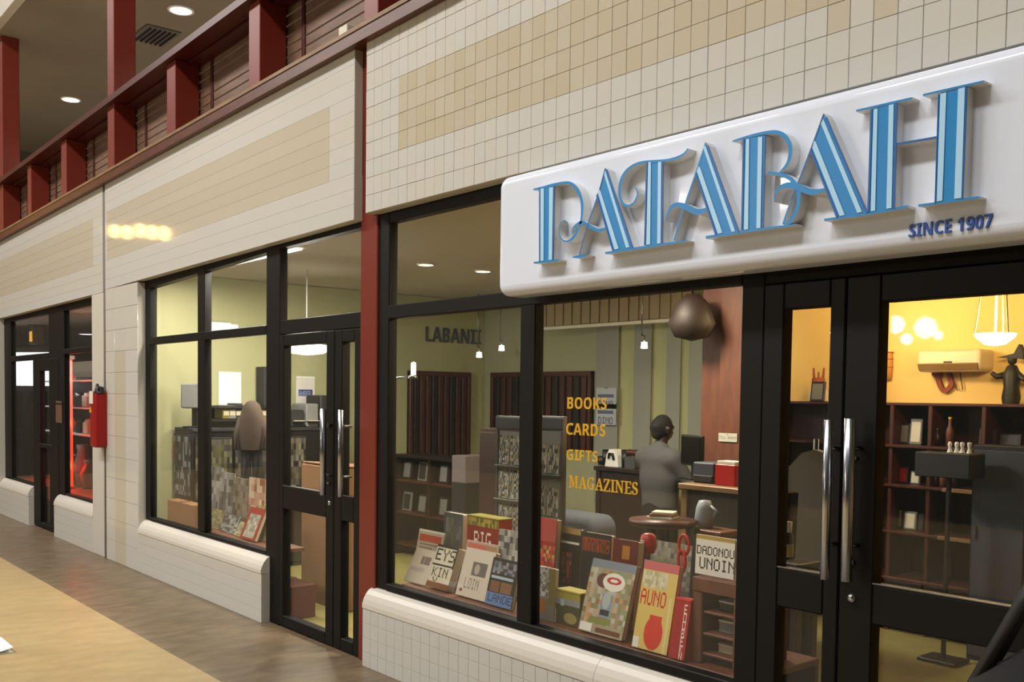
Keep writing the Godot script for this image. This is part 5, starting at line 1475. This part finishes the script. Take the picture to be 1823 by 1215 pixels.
	part(t, "pole", tube([Vector3(0, 0.02, 0), Vector3(0, ch - 0.3, 0)], 0.016), mats.black)
	part(t, "foot_plate", lathe([Vector2(0, 0), Vector2(0.13, 0), Vector2(0.12, 0.025), Vector2(0, 0.03)], 20), mats.black)
	# display shelf with magazines
	t = thing("display_shelf", "low wooden display shelf inside the middle shop window", "shelf")
	ext(t, "top_board", mats.brown_wood, -7.9, -6.42, 0.46, 0.488, -0.38, -0.15, 0.003)
	ext(t, "front_board", mats.dark_wood, -7.9, -6.42, 0, 0.459, -0.18, -0.155, 0.003)
	var tones := [[Color(0.36, 0.32, 0.27), Color(0.26, 0.23, 0.19), Color(0.43, 0.39, 0.32)], [Color(0.40, 0.40, 0.37), Color(0.26, 0.25, 0.23), Color(0.52, 0.52, 0.50)], [Color(0.46, 0.43, 0.24), Color(0.36, 0.35, 0.22), Color(0.53, 0.51, 0.35)], [Color(0.62, 0.44, 0.34), Color(0.5, 0.3, 0.2), Color(0.7, 0.62, 0.5)]]
	var specs := [[[Vector3(-7.893, 0.488, -0.24), 0.319, 0.157, 0, 0.218], 2], [[Vector3(-7.571, 0.488, -0.22), 0.301, 0.147, 0, 0.328], 1], [[Vector3(-7.245, 0.488, -0.2), 0.204, 0.12, 0, 0.481], 2], [[Vector3(-8.112, 0.488, -0.33), 0.305, 0.49, 0, 0.041], 1], [[Vector3(-7.829, 0.488, -0.32), 0.29, 0.461, 0, 0.042], 1], [[Vector3(-7.538, 0.488, -0.31), 0.296, 0.435, 0, 0.043], 0], [[Vector3(-7.22, 0.488, -0.3), 0.298, 0.458, 0, 0.039], 3], [[Vector3(-7.011, 0.488, -0.25), 0.222, 0.263, 0, 0.209], 2]]
	var said := ["yellow green magazine just right of the middle window's dark upright", "grey picture magazine, second right of the dark upright", "olive magazine beside the red edged book", "tall grey print behind the yellow green magazine", "tall black and white print in the middle of the back row", "tall brown print under the hooded jacket", "terracotta patterned book at the back by the door upright", "pale olive magazine at the right end of the middle window"]
	for k in specs.size():
		var im := sheet(tones[specs[k][1]][0])
		patches(im, Rect2i(0, 0, 96, 128), tones[specs[k][1]], 15)
		book("magazine", "magazine", said[k], specs[k][0], 0.012, ink(im), mats.grey, "magazines in the middle window")
	var cx0 := -8.487
	var cx1 := -7.884
	var chh := 0.673
	t = thing("carton", "tan cardboard carton low behind the leftmost middle pane", "carton", Vector3((cx0 + cx1) / 2, 0.0, -0.19))
	part(t, "body", box(Vector3(cx1 - cx0, chh, 0.1), 0.006), mats.cardboard, Vector3(0, chh / 2, 0))
	part(t, "tape", box(Vector3(0.05, 0.003, 0.102), 0.0005), mt("tape", Color(0.44, 0.31, 0.19), 0.4), Vector3(0, chh + 0.001, 0))
	var dark := [[Color(0.07, 0.065, 0.06), Color(0.14, 0.13, 0.11), Color(0.42, 0.42, 0.41), Color(0.05, 0.05, 0.05)], [Color(0.30, 0.29, 0.16), Color(0.10, 0.09, 0.07), Color(0.18, 0.16, 0.10)], [Color(0.12, 0.10, 0.08), Color(0.24, 0.22, 0.18), Color(0.06, 0.05, 0.05)], [Color(0.20, 0.17, 0.12), Color(0.34, 0.32, 0.26), Color(0.08, 0.07, 0.06)]]
	for k in 4:
		var im3 := sheet(dark[k][0], 128, 96)
		patches(im3, Rect2i(0, 0, 128, 96), dark[k], 10)
		if k == 0:
			im3.fill_rect(Rect2i(0, 10, 12, 34), Color(0.42, 0.06, 0.05))
		var pan := thing("print_panel", ["dark print with white flecks and a red strip on the dark counter's end", "olive dark print on the dark counter's front, nearest", "dark brown print on the dark counter's front, middle", "brown grey print on the dark counter's front, farthest"][k], "print", Vector3(-8.465, chh + 0.03, -0.265) if k == 0 else Vector3(-8.248, 0.68, -0.27 - 0.36 * k + 0.17), 0.0 if k == 0 else PI / 2)
		part(pan, "sheet", printed(0.38 if k == 0 else 0.33, 0.52, 0.006, ink(im3), mats.black), null)
		part(pan, "strip", box(Vector3(0.38 if k == 0 else 0.33, 0.015, 0.012), 0.003), mats.charcoal, Vector3(0, 0.525, 0))
	var im2 := sheet(Color(0.50, 0.12, 0.08))
	im2.fill_rect(Rect2i(14, 26, 68, 94), Color(0.52, 0.50, 0.44)); patches(im2, Rect2i(14, 26, 68, 94), [Color(0.5, 0.48, 0.42), Color(0.58, 0.56, 0.48), Color(0.44, 0.42, 0.36)], 14)
	book("hardback", "book", "book with a red edged cover leaning at the right of the middle window", [Vector3(-7.075, 0.488, -0.17), 0.256, 0.251, 0, 0.391], 0.03, ink(im2), mats.brown_wood)
	# hanging lamps
	t = thing("hanging_lamp", "small white heart shaped hanging lamp behind the leftmost middle pane", "lamp", Vector3(-9.737, 1.729, -0.6))
	part(t, "bulb", lathe([Vector2(0, -0.06), Vector2(0.05, 0.0), Vector2(0.055, 0.025), Vector2(0.03, 0.045), Vector2(0.012, 0.04), Vector2(0, 0.05)], 18), glow("heart_glow", Color(1, 0.98, 0.95), 2.5))
	part(t, "cord", tube([Vector3(0, 0.045, 0), Vector3(0, 2.66 - 1.729, 0)], 0.004), mats.black)
	lamp(t, Vector3(0, 0, 0.07), Color(1, 0.97, 0.9), 0.05, 0.03)
	t = thing("dome_lamp", "large white shallow dome lamp hanging behind the middle shop door", "lamp", Vector3(-7.58, 1.984, -1))
	part(t, "dome", lathe([Vector2(0, -0.05), Vector2(0.14, -0.035), Vector2(0.21, 0.0), Vector2(0.17, 0.035), Vector2(0, 0.06)], 28), glow("dome_glow", Color(1, 0.99, 0.95), 3.0))
	part(t, "cord", tube([Vector3(0, 0.06, 0), Vector3(0, 2.66 - 1.984, 0)], 0.006), mats.white)
	lamp(t, Vector3(0, -0.1, 0), Color(1, 0.97, 0.88), 1.3, 0.1)
	downlight("round downlight in the shop ceiling above the middle door", Vector3(-9.233, 2.66, -2.111), 0.08, Color(1, 0.98, 0.92), 7.0, 2.0)
	t = thing("emergency_light", "small white emergency light fixed high on the side wall behind the middle window", "lamp", Vector3(-8.66, 2.202, -0.683))
	part(t, "case", box(Vector3(0.06, 0.09, 0.22), 0.01), mats.white)
	part(t, "lens", box(Vector3(0.02, 0.06, 0.09), 0.005), glow("lens_soft", Color(1, 1, 1), 1.2), Vector3(0.035, 0, -0.12))
	# poster, switches and cartons behind the middle door
	c0 = Vector3(-8.68, 1.764, -1.474)
	c1 = Vector3(-8.68, 1.482, -1.675)
	t = thing("poster", "white poster with a dark blue lettered band behind the middle door", "poster", Vector3(-8.69, c1.y, (c0.z + c1.z) / 2), PI / 2)
	im2 = sheet(Color(0.80, 0.79, 0.78), 96, 144)
	im2.fill_rect(Rect2i(12, 60, 72, 32), Color(0.16, 0.22, 0.42)); write(im2, "ANBEB", 16, 68, 2, Color(0.6, 0.65, 0.8), 2)
	part(t, "sheet", printed(absf(c0.z - c1.z), c0.y - c1.y, 0.006, ink(im2), mats.paper), null)
	part(t, "top_strip", box(Vector3(absf(c0.z - c1.z), 0.02, 0.012), 0.003), mats.white, Vector3(0, c0.y - c1.y, 0))
	for k in 3:
		var w := thing("wall_switch", ["grey double wall switch, left one behind the middle door", "grey double wall switch, upper right one behind the middle door", "grey double wall switch, lower right one behind the middle door"][k], "switch", [Vector3(-8.69, 1.242, -1.445), Vector3(-8.69, 1.228, -1.633), Vector3(-8.69, 1.162, -1.633)][k], PI / 2, "wall switches behind the middle door")
		part(w, "plate", box(Vector3(0.16, 0.08, 0.012), 0.003), mats.grey)
		for s in [-1, 1]:
			part(w, "rocker", box(Vector3(0.05, 0.05, 0.012), 0.002), mats.charcoal, Vector3(0.035 * s, 0, 0.008))
	var bz := -0.62
	var bx := -6.958
	var bw := -6.281 - bx
	t = thing("carton", "tall brown cardboard carton standing inside the middle door", "carton", Vector3(bx + bw / 2, 0.0, bz - 0.18))
	var by := 1.059
	part(t, "body", box(Vector3(bw, by, 0.34), 0.006), mats.cardboard, Vector3(0, by / 2, 0))
	part(t, "flap", box(Vector3(bw, 0.012, 0.16), 0.003), mats.cardboard, Vector3(0, by + 0.008, 0.08), Vector3(-0.08, 0, 0))
	part(t, "tape", box(Vector3(bw, 0.05, 0.002), 0.0005), mt("tape", Color(0.44, 0.31, 0.19), 0.4), Vector3(0, by - 0.25, 0.171))
	t = thing("carton", "low reddish brown carton in front of the tall cardboard carton", "carton", Vector3(bx + bw / 2 + 0.02, 0, -0.3))
	part(t, "body", box(Vector3(bw - 0.06, 0.24, 0.2), 0.006), mt("red_carton", Color(0.36, 0.18, 0.13), 0.7), Vector3(0, 0.12, 0))
	part(t, "tape", box(Vector3(0.05, 0.003, 0.202), 0.0005), mt("tape", Color.WHITE), Vector3(0, 0.242, 0))


# ---------------------------------------------------------------- the far shop with the red display
func build_far_shop() -> void:
	var t := thing("light_tube", "glowing red orange tube standing upright at the left of the far shop's display", "lamp", Vector3(-12.02, 0.5, -0.3))
	var h: float = 1.968 - 0.5
	part(t, "tube", lathe([Vector2(0, 0), Vector2(0.045, 0), Vector2(0.045, h), Vector2(0, h)], 14), glow("tube_red", Color(1.0, 0.2, 0.06), 1.9))
	part(t, "cap", lathe([Vector2(0, h), Vector2(0.07, h), Vector2(0.07, h + 0.04), Vector2(0, h + 0.05)], 14), mats.white)
	part(t, "foot", lathe([Vector2(0, -0.03), Vector2(0.08, -0.03), Vector2(0.06, 0.0), Vector2(0, 0)], 14), mats.red)
	for k in 3:
		lamp(t, Vector3(0.07, h * (0.15 + 0.35 * k), 0.0), Color(1.0, 0.2, 0.08), 0.06, 0.05)
	t = thing("display_case", "tall display case with red back and pale shelves in the far shop window", "display case")
	var x0 := -13.766
	var x1 := -10.2
	ext(t, "base", mats.red, x0, x1, 0.3, 0.47, -0.8, -0.16)
	ext(t, "base", mats.red, -14.2, -12.7, 0.3, 0.47, -0.8, -0.16)
	ext(t, "back_panel", mats.deep_red, x0, x1, 0.47, 1.98, -0.82, -0.8)
	ext(t, "header", mats.paper, x0 + 0.2, x1, 1.78, 1.98, -0.8, -0.76)
	for y in [1.731, 1.41, 1.095]:
		ext(t, "shelf", mats.white, x0, x1, y - 0.018, y, -0.8, -0.45)
	for k in 5:
		var g := thing("gift_item", ["silver trinket box on the far case's upper shelf, left", "white trinket box on the far case's upper shelf, right", "dark trinket box on the far case's middle shelf", "pale round tin on the far case's lower shelf, left", "cream round tin on the far case's lower shelf, right"][k], "trinket", Vector3([-12.653, -12.272, -12.522, -12.899, -12.239][k], [1.581, 1.581, 1.41, 1.095, 1.095][k], -0.6), 0.0, "trinkets in the far display case")
		if k < 2:
			g.position.y = 1.41
		if k == 2:
			g.position.y = 1.095
		part(g, "body", box(Vector3(0.16, 0.14, 0.12), 0.01), [mats.steel, mats.white, mats.charcoal, mats.grey, mats.cream_page][k], Vector3(0, 0.07, 0))
		part(g, "lid", lathe([Vector2(0.06, 0.14), Vector2(0.05, 0.17), Vector2(0, 0.18)], 12), [mats.steel, mats.white, mats.charcoal, mats.grey, mats.cream_page][k])
	for k in 3:
		var g := thing("vase", ["chrome vase at the left of the red display base", "tall smoky vase in the middle of the red display base", "pale vase at the right of the red display base"][k], "vase", Vector3([-12.598, -12.167, -11.908][k], 0.47, -0.5), 0.0, "vases on the red display base")
		var vh: float = [0.36, 0.5, 0.34][k]
		part(g, "body", lathe([Vector2(0, 0), Vector2(0.07, 0.0), Vector2(0.11, vh * 0.5), Vector2(0.06, vh * 0.85), Vector2(0.075, vh), Vector2(0.06, vh * 0.98), Vector2(0.05, vh * 0.8), Vector2(0, vh * 0.7)], 16), [mats.chrome, mats.grey, mt("rose", Color(0.5, 0.36, 0.3), 0.4)][k])
		part(g, "foot", lathe([Vector2(0, 0), Vector2(0.08, 0), Vector2(0.075, 0.02), Vector2(0, 0.02)], 14), mats.charcoal)
	# left part: bright screen, shelf with lamp
	t = thing("television", "bright white lit screen behind the far shop's left window", "television", Vector3(-14.761, 1.676, -0.5), 0.5)
	part(t, "case", box(Vector3(1.25, 0.62, 0.06), 0.01), mats.black, Vector3(0, 0.22, 0))
	part(t, "screen", box(Vector3(1.16, 0.46, 0.01), 0.002), glow("screen_glow", Color(0.95, 0.98, 1.0), 1.4), Vector3(0, 0.22, 0.034))
	part(t, "stand", box(Vector3(0.12, 1.676, 0.08), 0.01), mats.black, Vector3(0, -1.676 / 2 - 0.05, -0.02))
	t = thing("counter", "dark counter with an orange front under the lit screen", "counter")
	ext(t, "body", mats.dark_wood, -17.476, -15.703, 0, 0.95, -1.4, -0.9)
	ext(t, "top_board", mats.brown_wood, -17.476, -15.703, 0.95, 0.99, -1.42, -0.88)
	ext(t, "front_panel", mt("wood_orange", Color(0.34, 0.17, 0.09), 0.5), -16.826, -15.956, 0.3, 0.9, -0.9, -0.885)
	t = thing("parcel", "yellow brown parcel on the far shop's dark counter", "parcel", Vector3(-16.892, 0.99, -1.1))
	part(t, "carton", box(Vector3(0.3, 0.42, 0.2), 0.006), mats.cardboard, Vector3(0, 0.21, 0))
	part(t, "tape", box(Vector3(0.05, 0.425, 0.202), 0.001), mt("tape", Color.WHITE), Vector3(0, 0.212, 0))
	t = thing("lantern", "tall lantern with a yellow glowing pane behind the far shop's transom", "lantern", Vector3(-14.595, 2.24, -0.6))
	part(t, "body", box(Vector3(0.2, 0.26, 0.14), 0.01), mats.tan_wood, Vector3(0, 0.12, 0))
	part(t, "pane", box(Vector3(0.12, 0.14, 0.01), 0.003), glow("pane_glow", Color(1.0, 0.72, 0.16), 0.9), Vector3(0, 0.1, 0.074))
	part(t, "top", lathe([Vector2(0.12, 0.25), Vector2(0.06, 0.33), Vector2(0, 0.36)], 12), mats.tan_wood)
	part(t, "rod", tube([Vector3(0, 0.34, 0), Vector3(0, 2.49 - 2.24, 0)], 0.01), mats.steel)
	t = thing("upper_shelf", "dark cubby shelf behind the far shop's left transom", "shelf")
	for y in [2.05, 2.28]:
		ext(t, "board", mats.charcoal, -16.749, -14.785, y - 0.02, y, -1.1, -0.8)
	for x in [-16.61, -16.136, -15.559, -14.9]:
		ext(t, "divider", mats.grey, x, x + 0.03, 2.05, 2.48, -1.1, -0.82)
	downlight("small white ceiling lamp behind the far shop's right transom", Vector3(-11.6, 2.251, -0.376), 0.07, Color(1, 0.97, 0.9), 4.0, 0.3)
	t = thing("notice", "small brown notice on the far shop's dark door upright", "notice", Vector3(-11.506, 1.32, -0.06))
	part(t, "sheet", box(Vector3(0.24, 0.24, 0.004), 0.001), mt("notice_brown", Color(0.36, 0.24, 0.18), 0.7), Vector3(0, 0.05, 0))
	part(t, "strip", box(Vector3(0.24, 0.02, 0.006), 0.001), mats.dark_wood, Vector3(0, 0.14, 0))
	# fire extinguisher cabinet on the pier, with its pipe
	var ex0 := -10.054
	var ex1 := -9.449
	t = thing("fire_extinguisher", "red covered fire extinguisher with a white tag on the pier between the shops", "fire extinguisher", Vector3((ex0 + ex1) / 2, 1.066, 0.0))
	var ew := 0.18
	var eh := 1.603 - 1.066
	part(t, "cover", pillow(ew, eh, 0.11, 0.03, 0.03), mt("safety_red", Color(0.56, 0.045, 0.045), 0.35), Vector3(0, eh / 2, 0.0))
	part(t, "tag", box(Vector3(0.11, 0.12, 0.004), 0.001), mats.paper, Vector3(-0.02, eh - 0.06, 0.113))
	part(t, "neck", lathe([Vector2(0.05, eh - 0.02), Vector2(0.04, eh + 0.04), Vector2(0, eh + 0.05)], 12), mats.black, Vector3(0.06, 0, 0.06))
	part(t, "lever", tube([Vector3(0.0, eh + 0.04, 0.06), Vector3(0.06, eh + 0.06, 0.08), Vector3(0.12, eh + 0.02, 0.09)], 0.018, 8, 0.01), mats.black)
	part(t, "emblem", prism(PackedVector2Array([Vector2(-0.03, 0), Vector2(0.03, 0), Vector2(0, 0.06)]), 0, 0.004), mats.gold, Vector3(-0.05, eh * 0.62, 0.11))
	var pipe := struct("trim_8", "thin brown pipe down the joint between the shop fronts")
	part(pipe, "pipe", tube([Vector3(-9.735, 3.5, -0.02), Vector3(-9.735, 0.0, -0.02)], 0.018), mt("pipe", Color(0.40, 0.33, 0.29), 0.6))


# ---------------------------------------------------------------- people: a smooth body round a skeleton
func body_mesh(bones: Array, cell: float, k: float, into: SurfaceTool = null) -> ArrayMesh:
	var lo := Vector3.ONE * 1e9
	var hi := Vector3.ONE * -1e9
	for b in bones:
		for e in 2:
			var r: float = b[2 + e] + 2 * cell
			lo = lo.min(b[e] - Vector3.ONE * r)
			hi = hi.max(b[e] + Vector3.ONE * r)
	var n := Vector3i(((hi - lo) / cell).ceil()) + Vector3i.ONE
	var field := PackedFloat32Array()
	field.resize(n.x * n.y * n.z)
	field.fill(1e3)
	for b in bones:
		var pa: Vector3 = b[0]
		var ab: Vector3 = b[1] - b[0]
		var ra: float = b[2]
		var rb: float = b[3]
		var reach := maxf(ra, rb) + k + 2 * cell
		var i0 := Vector3i(((pa.min(b[1]) - Vector3.ONE * reach - lo) / cell).floor()).max(Vector3i.ZERO)
		var i1 := Vector3i(((pa.max(b[1]) + Vector3.ONE * reach - lo) / cell).ceil()).min(n - Vector3i.ONE)
		var len2 := maxf(ab.length_squared(), 1e-9)
		var sq: Vector3 = b[4] if b.size() > 4 else Vector3.ONE
		for z in range(i0.z, i1.z + 1):
			for y in range(i0.y, i1.y + 1):
				var row := (z * n.y + y) * n.x
				for x in range(i0.x, i1.x + 1):
					var p := lo + Vector3(x, y, z) * cell - pa
					var t := clampf(p.dot(ab) / len2, 0.0, 1.0)
					var d := ((p - ab * t) * sq).length() - lerpf(ra, rb, t)
					var f := field[row + x]
					if f > 100.0:
						field[row + x] = d
					else:
						var h := maxf(k - absf(f - d), 0.0) / k
						field[row + x] = minf(f, d) - h * h * k * 0.25
	# surface nets
	var st := into if into else start(true)
	var id := PackedInt32Array()
	id.resize(field.size())
	id.fill(-1)
	var verts: Array[Vector3] = []
	var sx := 1
	var sy := n.x
	var sz := n.x * n.y
	var corner := [0, sx, sy, sx + sy, sz, sz + sx, sz + sy, sz + sx + sy]
	for z in n.z - 1:
		for y in n.y - 1:
			for x in n.x - 1:
				var at := z * sz + y * sy + x
				var f0 := field[at]
				if absf(f0) > 4 * cell:
					continue
				var sum := Vector3.ZERO
				var cnt := 0
				for e in EDGES:
					var fa := field[at + corner[e[0]]]
					var fb := field[at + corner[e[1]]]
					if (fa < 0.0) != (fb < 0.0):
						var t := fa / (fa - fb)
						sum += Vector3(e[0] & 1, (e[0] >> 1) & 1, e[0] >> 2).lerp(Vector3(e[1] & 1, (e[1] >> 1) & 1, e[1] >> 2), t)
						cnt += 1
				if cnt:
					id[at] = verts.size()
					verts.append(lo + (Vector3(x, y, z) + sum / cnt) * cell)
	for z in range(1, n.z - 1):
		for y in range(1, n.y - 1):
			for x in range(1, n.x - 1):
				var at := z * sz + y * sy + x
				var fa := field[at]
				if absf(fa) > 4 * cell:
					continue
				for a in 3:
					var d: int = [sx, sy, sz][a]
					var fb := field[at + d]
					if (fa < 0.0) == (fb < 0.0):
						continue
					var u: int = [sy, sz, sx][a]
					var v: int = [sz, sx, sy][a]
					var q := [id[at], id[at - u], id[at - u - v], id[at - v]]
					if q.min() < 0:
						continue
					var out: Vector3 = [Vector3.RIGHT, Vector3.UP, Vector3.BACK][a] * (1.0 if fa < 0.0 else -1.0)
					quad(st, verts[q[0]], verts[q[1]], verts[q[2]], verts[q[3]], out)
	return null if into else done(st)


const EDGES := [[0, 1], [2, 3], [4, 5], [6, 7], [0, 2], [1, 3], [4, 6], [5, 7], [0, 4], [1, 5], [2, 6], [3, 7]]


# a hand: palm and five bent fingers; axes: along (to the fingertips), across (to the thumb), back (of the hand)
func add_hand(st: SurfaceTool, wrist: Vector3, along: Vector3, across: Vector3, back: Vector3) -> void:
	var b := []
	var palm := wrist + along * 0.05
	b.append([wrist, palm + along * 0.03, 0.024, 0.026])
	b.append([wrist + across * 0.015, palm + along * 0.035 + across * 0.022, 0.018, 0.016])
	b.append([wrist - across * 0.015, palm + along * 0.025 - across * 0.022, 0.018, 0.015])
	for f in 4:
		var s := 0.028 - 0.0185 * f
		var l: float = [0.068, 0.076, 0.070, 0.054][f]
		var p0 := palm + along * (0.036 - 0.005 * absf(f - 1.3)) + across * s
		var p1 := p0 + along * l * 0.48 - back * 0.006
		var p2 := p1 + (along * 0.8 - back * 0.6).normalized() * l * 0.32
		var p3 := p2 + (along * 0.5 - back * 0.85).normalized() * l * 0.26
		b.append([p0, p1, 0.0095, 0.0088])
		b.append([p1, p2, 0.0088, 0.008])
		b.append([p2, p3, 0.008, 0.0068])
	var t0 := wrist + along * 0.018 + across * 0.026
	var t1 := t0 + (along * 0.6 + across * 0.8).normalized() * 0.036
	var t2 := t1 + (along * 0.9 + across * 0.3 - back * 0.3).normalized() * 0.03
	b.append([t0 - across * 0.01, t1, 0.014, 0.0105])
	b.append([t1, t2, 0.0105, 0.008])
	body_mesh(b, 0.004, 0.008, st)


func build_people() -> void:
	# the man behind the counter faces right and slightly away; local +z is where he looks
	var z := -2.7
	var foot := Vector3(-5.085, 0, z)
	var man := thing("person", "man in grey sweater and dark trousers standing at the counter, seen from behind", "person", foot, atan2(0.638 * 0.8 - 0.77 * 0.6, -0.77 * 0.8 - 0.638 * 0.6))
	var top := 1.465
	var s := top / 1.74
	var j := func(x: float, y: float, zz: float) -> Vector3: return Vector3(x, y, zz) * s
	var neck: Vector3 = j.call(0.0, 1.46, -0.01)
	var chin: Vector3 = j.call(0.0, 1.55, 0.05)
	var skull: Vector3 = j.call(0.0, 1.635, 0.03)
	# head and neck as one surface with the hands
	var st := start(true)
	body_mesh([[j.call(0, 1.38, -0.02), j.call(0, 1.56, 0.02), 0.062 * s, 0.056 * s], [skull, skull + Vector3(0, 0.01, -0.02) * s, 0.09 * s, 0.098 * s, Vector3(1.15, 0.92, 1.0)], [j.call(0, 1.60, 0.06), chin + Vector3(0, 0.0, 0.02), 0.062 * s, 0.034 * s],
		[j.call(0, 1.625, 0.115), j.call(0, 1.59, 0.138), 0.013 * s, 0.018 * s], [j.call(-0.02, 1.562, 0.108), j.call(0.02, 1.562, 0.108), 0.013 * s, 0.013 * s],
		[j.call(0.088, 1.59, 0.01), j.call(0.094, 1.63, 0.0), 0.014 * s, 0.02 * s], [j.call(-0.088, 1.59, 0.01), j.call(-0.094, 1.63, 0.0), 0.014 * s, 0.02 * s],
		[j.call(-0.045, 1.645, 0.105), j.call(0.045, 1.645, 0.105), 0.016 * s, 0.016 * s]], 0.006, 0.02, st)
	var wr_r: Vector3 = j.call(-0.20, 1.04, 0.50)
	var wr_l: Vector3 = j.call(0.17, 1.05, 0.50)
	add_hand(st, wr_r, Vector3(0.1, -0.1, 1).normalized(), Vector3(1, 0, -0.1).normalized(), Vector3(0, 1, 0.1).normalized())
	add_hand(st, wr_l, Vector3(-0.1, -0.1, 1).normalized(), Vector3(-1, 0, -0.1).normalized(), Vector3(0, 1, 0.1).normalized())
	# bare forearm ends join the hands to the sleeves
	body_mesh([[j.call(-0.23, 1.10, 0.38), wr_r, 0.034 * s, 0.026 * s], [j.call(0.20, 1.10, 0.38), wr_l, 0.034 * s, 0.026 * s]], 0.008, 0.01, st)
	part(man, "body", done(st), mats.skin)
	for e in [-1, 1]:
		part(man, "eye", lathe([Vector2(0, -0.011), Vector2(0.009, -0.006), Vector2(0.011, 0), Vector2(0.009, 0.006), Vector2(0, 0.011)], 10), mats.white, j.call(0.032 * e, 1.622, 0.108))
	part(man, "hair", body_mesh([[skull + Vector3(0, 0.012, -0.022) * s, skull + Vector3(0, 0.022, -0.012) * s, 0.1 * s, 0.098 * s, Vector3(1.13, 0.95, 1.0)], [j.call(0, 1.585, -0.055), j.call(0, 1.64, -0.05), 0.052 * s, 0.07 * s, Vector3(1.1, 1, 1)]], 0.008, 0.02), mats.hair)
	part(man, "sweater", body_mesh([[j.call(0, 0.93, 0.0), j.call(0, 1.18, -0.01), 0.165 * s, 0.17 * s, Vector3(0.9, 1, 1.25)], [j.call(0, 1.18, -0.01), j.call(0, 1.34, -0.03), 0.17 * s, 0.15 * s, Vector3(0.88, 1, 1.2)], [j.call(-0.16, 1.36, -0.02), j.call(0.16, 1.36, -0.02), 0.085 * s, 0.085 * s], [j.call(0, 1.36, -0.03), j.call(0, 1.45, -0.015), 0.1 * s, 0.07 * s],
		[j.call(-0.19, 1.36, -0.02), j.call(-0.29, 1.12, 0.10), 0.078 * s, 0.058 * s], [j.call(-0.29, 1.12, 0.10), j.call(-0.22, 1.07, 0.42), 0.058 * s, 0.042 * s],
		[j.call(0.19, 1.36, -0.02), j.call(0.28, 1.12, 0.12), 0.078 * s, 0.058 * s], [j.call(0.28, 1.12, 0.12), j.call(0.19, 1.075, 0.42), 0.058 * s, 0.042 * s]], 0.014, 0.05), mats.grey_cloth)
	part(man, "trousers", body_mesh([[j.call(0, 0.88, 0), j.call(0, 0.96, 0), 0.165 * s, 0.16 * s, Vector3(0.95, 1, 1.2)], [j.call(-0.095, 0.86, 0), j.call(-0.11, 0.48, 0.02), 0.1 * s, 0.07 * s], [j.call(-0.11, 0.48, 0.02), j.call(-0.115, 0.09, -0.01), 0.07 * s, 0.055 * s], [j.call(0.095, 0.86, 0), j.call(0.11, 0.48, 0.02), 0.1 * s, 0.07 * s], [j.call(0.11, 0.48, 0.02), j.call(0.115, 0.09, -0.01), 0.07 * s, 0.055 * s]], 0.014, 0.03), mats.dark_cloth)
	for e in [-1, 1]:
		part(man, "shoe", body_mesh([[j.call(0.115 * e, 0.045, -0.03), j.call(0.125 * e, 0.038, 0.15), 0.042 * s, 0.036 * s, Vector3(1, 1.05, 1)]], 0.01, 0.02), mats.black)


func build_small_things() -> void:
	# leaflet on the floor at the left edge, pushchair at the right edge
	var t := thing("leaflet", "white leaflet lying on the tan floor at the left edge", "leaflet", Vector3(-6.66, 0.0, 1.66), 0.0)
	part(t, "sheet", box(Vector3(0.32, 0.004, 0.24), 0.001), mats.white, Vector3(0, 0.003, 0))
	part(t, "fold", box(Vector3(0.32, 0.003, 0.12), 0.001), mats.white, Vector3(0, 0.02, -0.06), Vector3(0.22, 0, 0))
	var a := Vector3(-0.986, 1.151, 0.6)
	var b := Vector3(-1.106, 0.902, 0.6)
	t = thing("pushchair", "black pushchair handle and hood, partly seen at the lower right corner", "pushchair")
	part(t, "handle_tube", tube([a + (a - b) * 0.3, a, b], 0.022, 12), mats.charcoal)
	part(t, "handle_tube", tube([a + (a - b) * 0.3 + Vector3(0.03, 0, 0.1), a + Vector3(0.03, 0, 0.1), b + Vector3(0.03, 0, 0.1)], 0.016, 12), mats.charcoal)
	part(t, "hood", lathe([Vector2(0.0, 0.2), Vector2(0.1, 0.18), Vector2(0.2, 0.1), Vector2(0.25, -0.02), Vector2(0.24, -0.18), Vector2(0.0, -0.2)], 20), mats.dark_cloth, Vector3(b.x + 0.23, b.y - 0.05, 0.65))
	part(t, "seat", pillow(0.4, 0.5, 0.3, 0.08, 0.06), mats.dark_cloth, Vector3(b.x + 0.25, 0.48, 0.5))
	for q in [Vector3(-0.02, 0, 0.45), Vector3(-0.02, 0, 0.9), Vector3(0.5, 0, 0.45), Vector3(0.5, 0, 0.9)]:
		var w := part(t, "wheel", lathe([Vector2(0.03, -0.02), Vector2(0.085, -0.02), Vector2(0.09, 0), Vector2(0.085, 0.02), Vector2(0.03, 0.02), Vector2(0.03, -0.02)], 24), mats.black, Vector3(b.x + q.x, 0.09, q.z), Vector3(PI / 2, 0, 0))
		part(w, "hub", lathe([Vector2(0, -0.022), Vector2(0.03, -0.022), Vector2(0.03, 0.022), Vector2(0, 0.022)], 16), mats.steel)
		part(t, "leg", tube([Vector3(b.x + q.x, 0.09, q.z), Vector3(b.x + 0.25 + (q.x - 0.24) * 0.4, 0.42, 0.65)], 0.012), mats.charcoal)
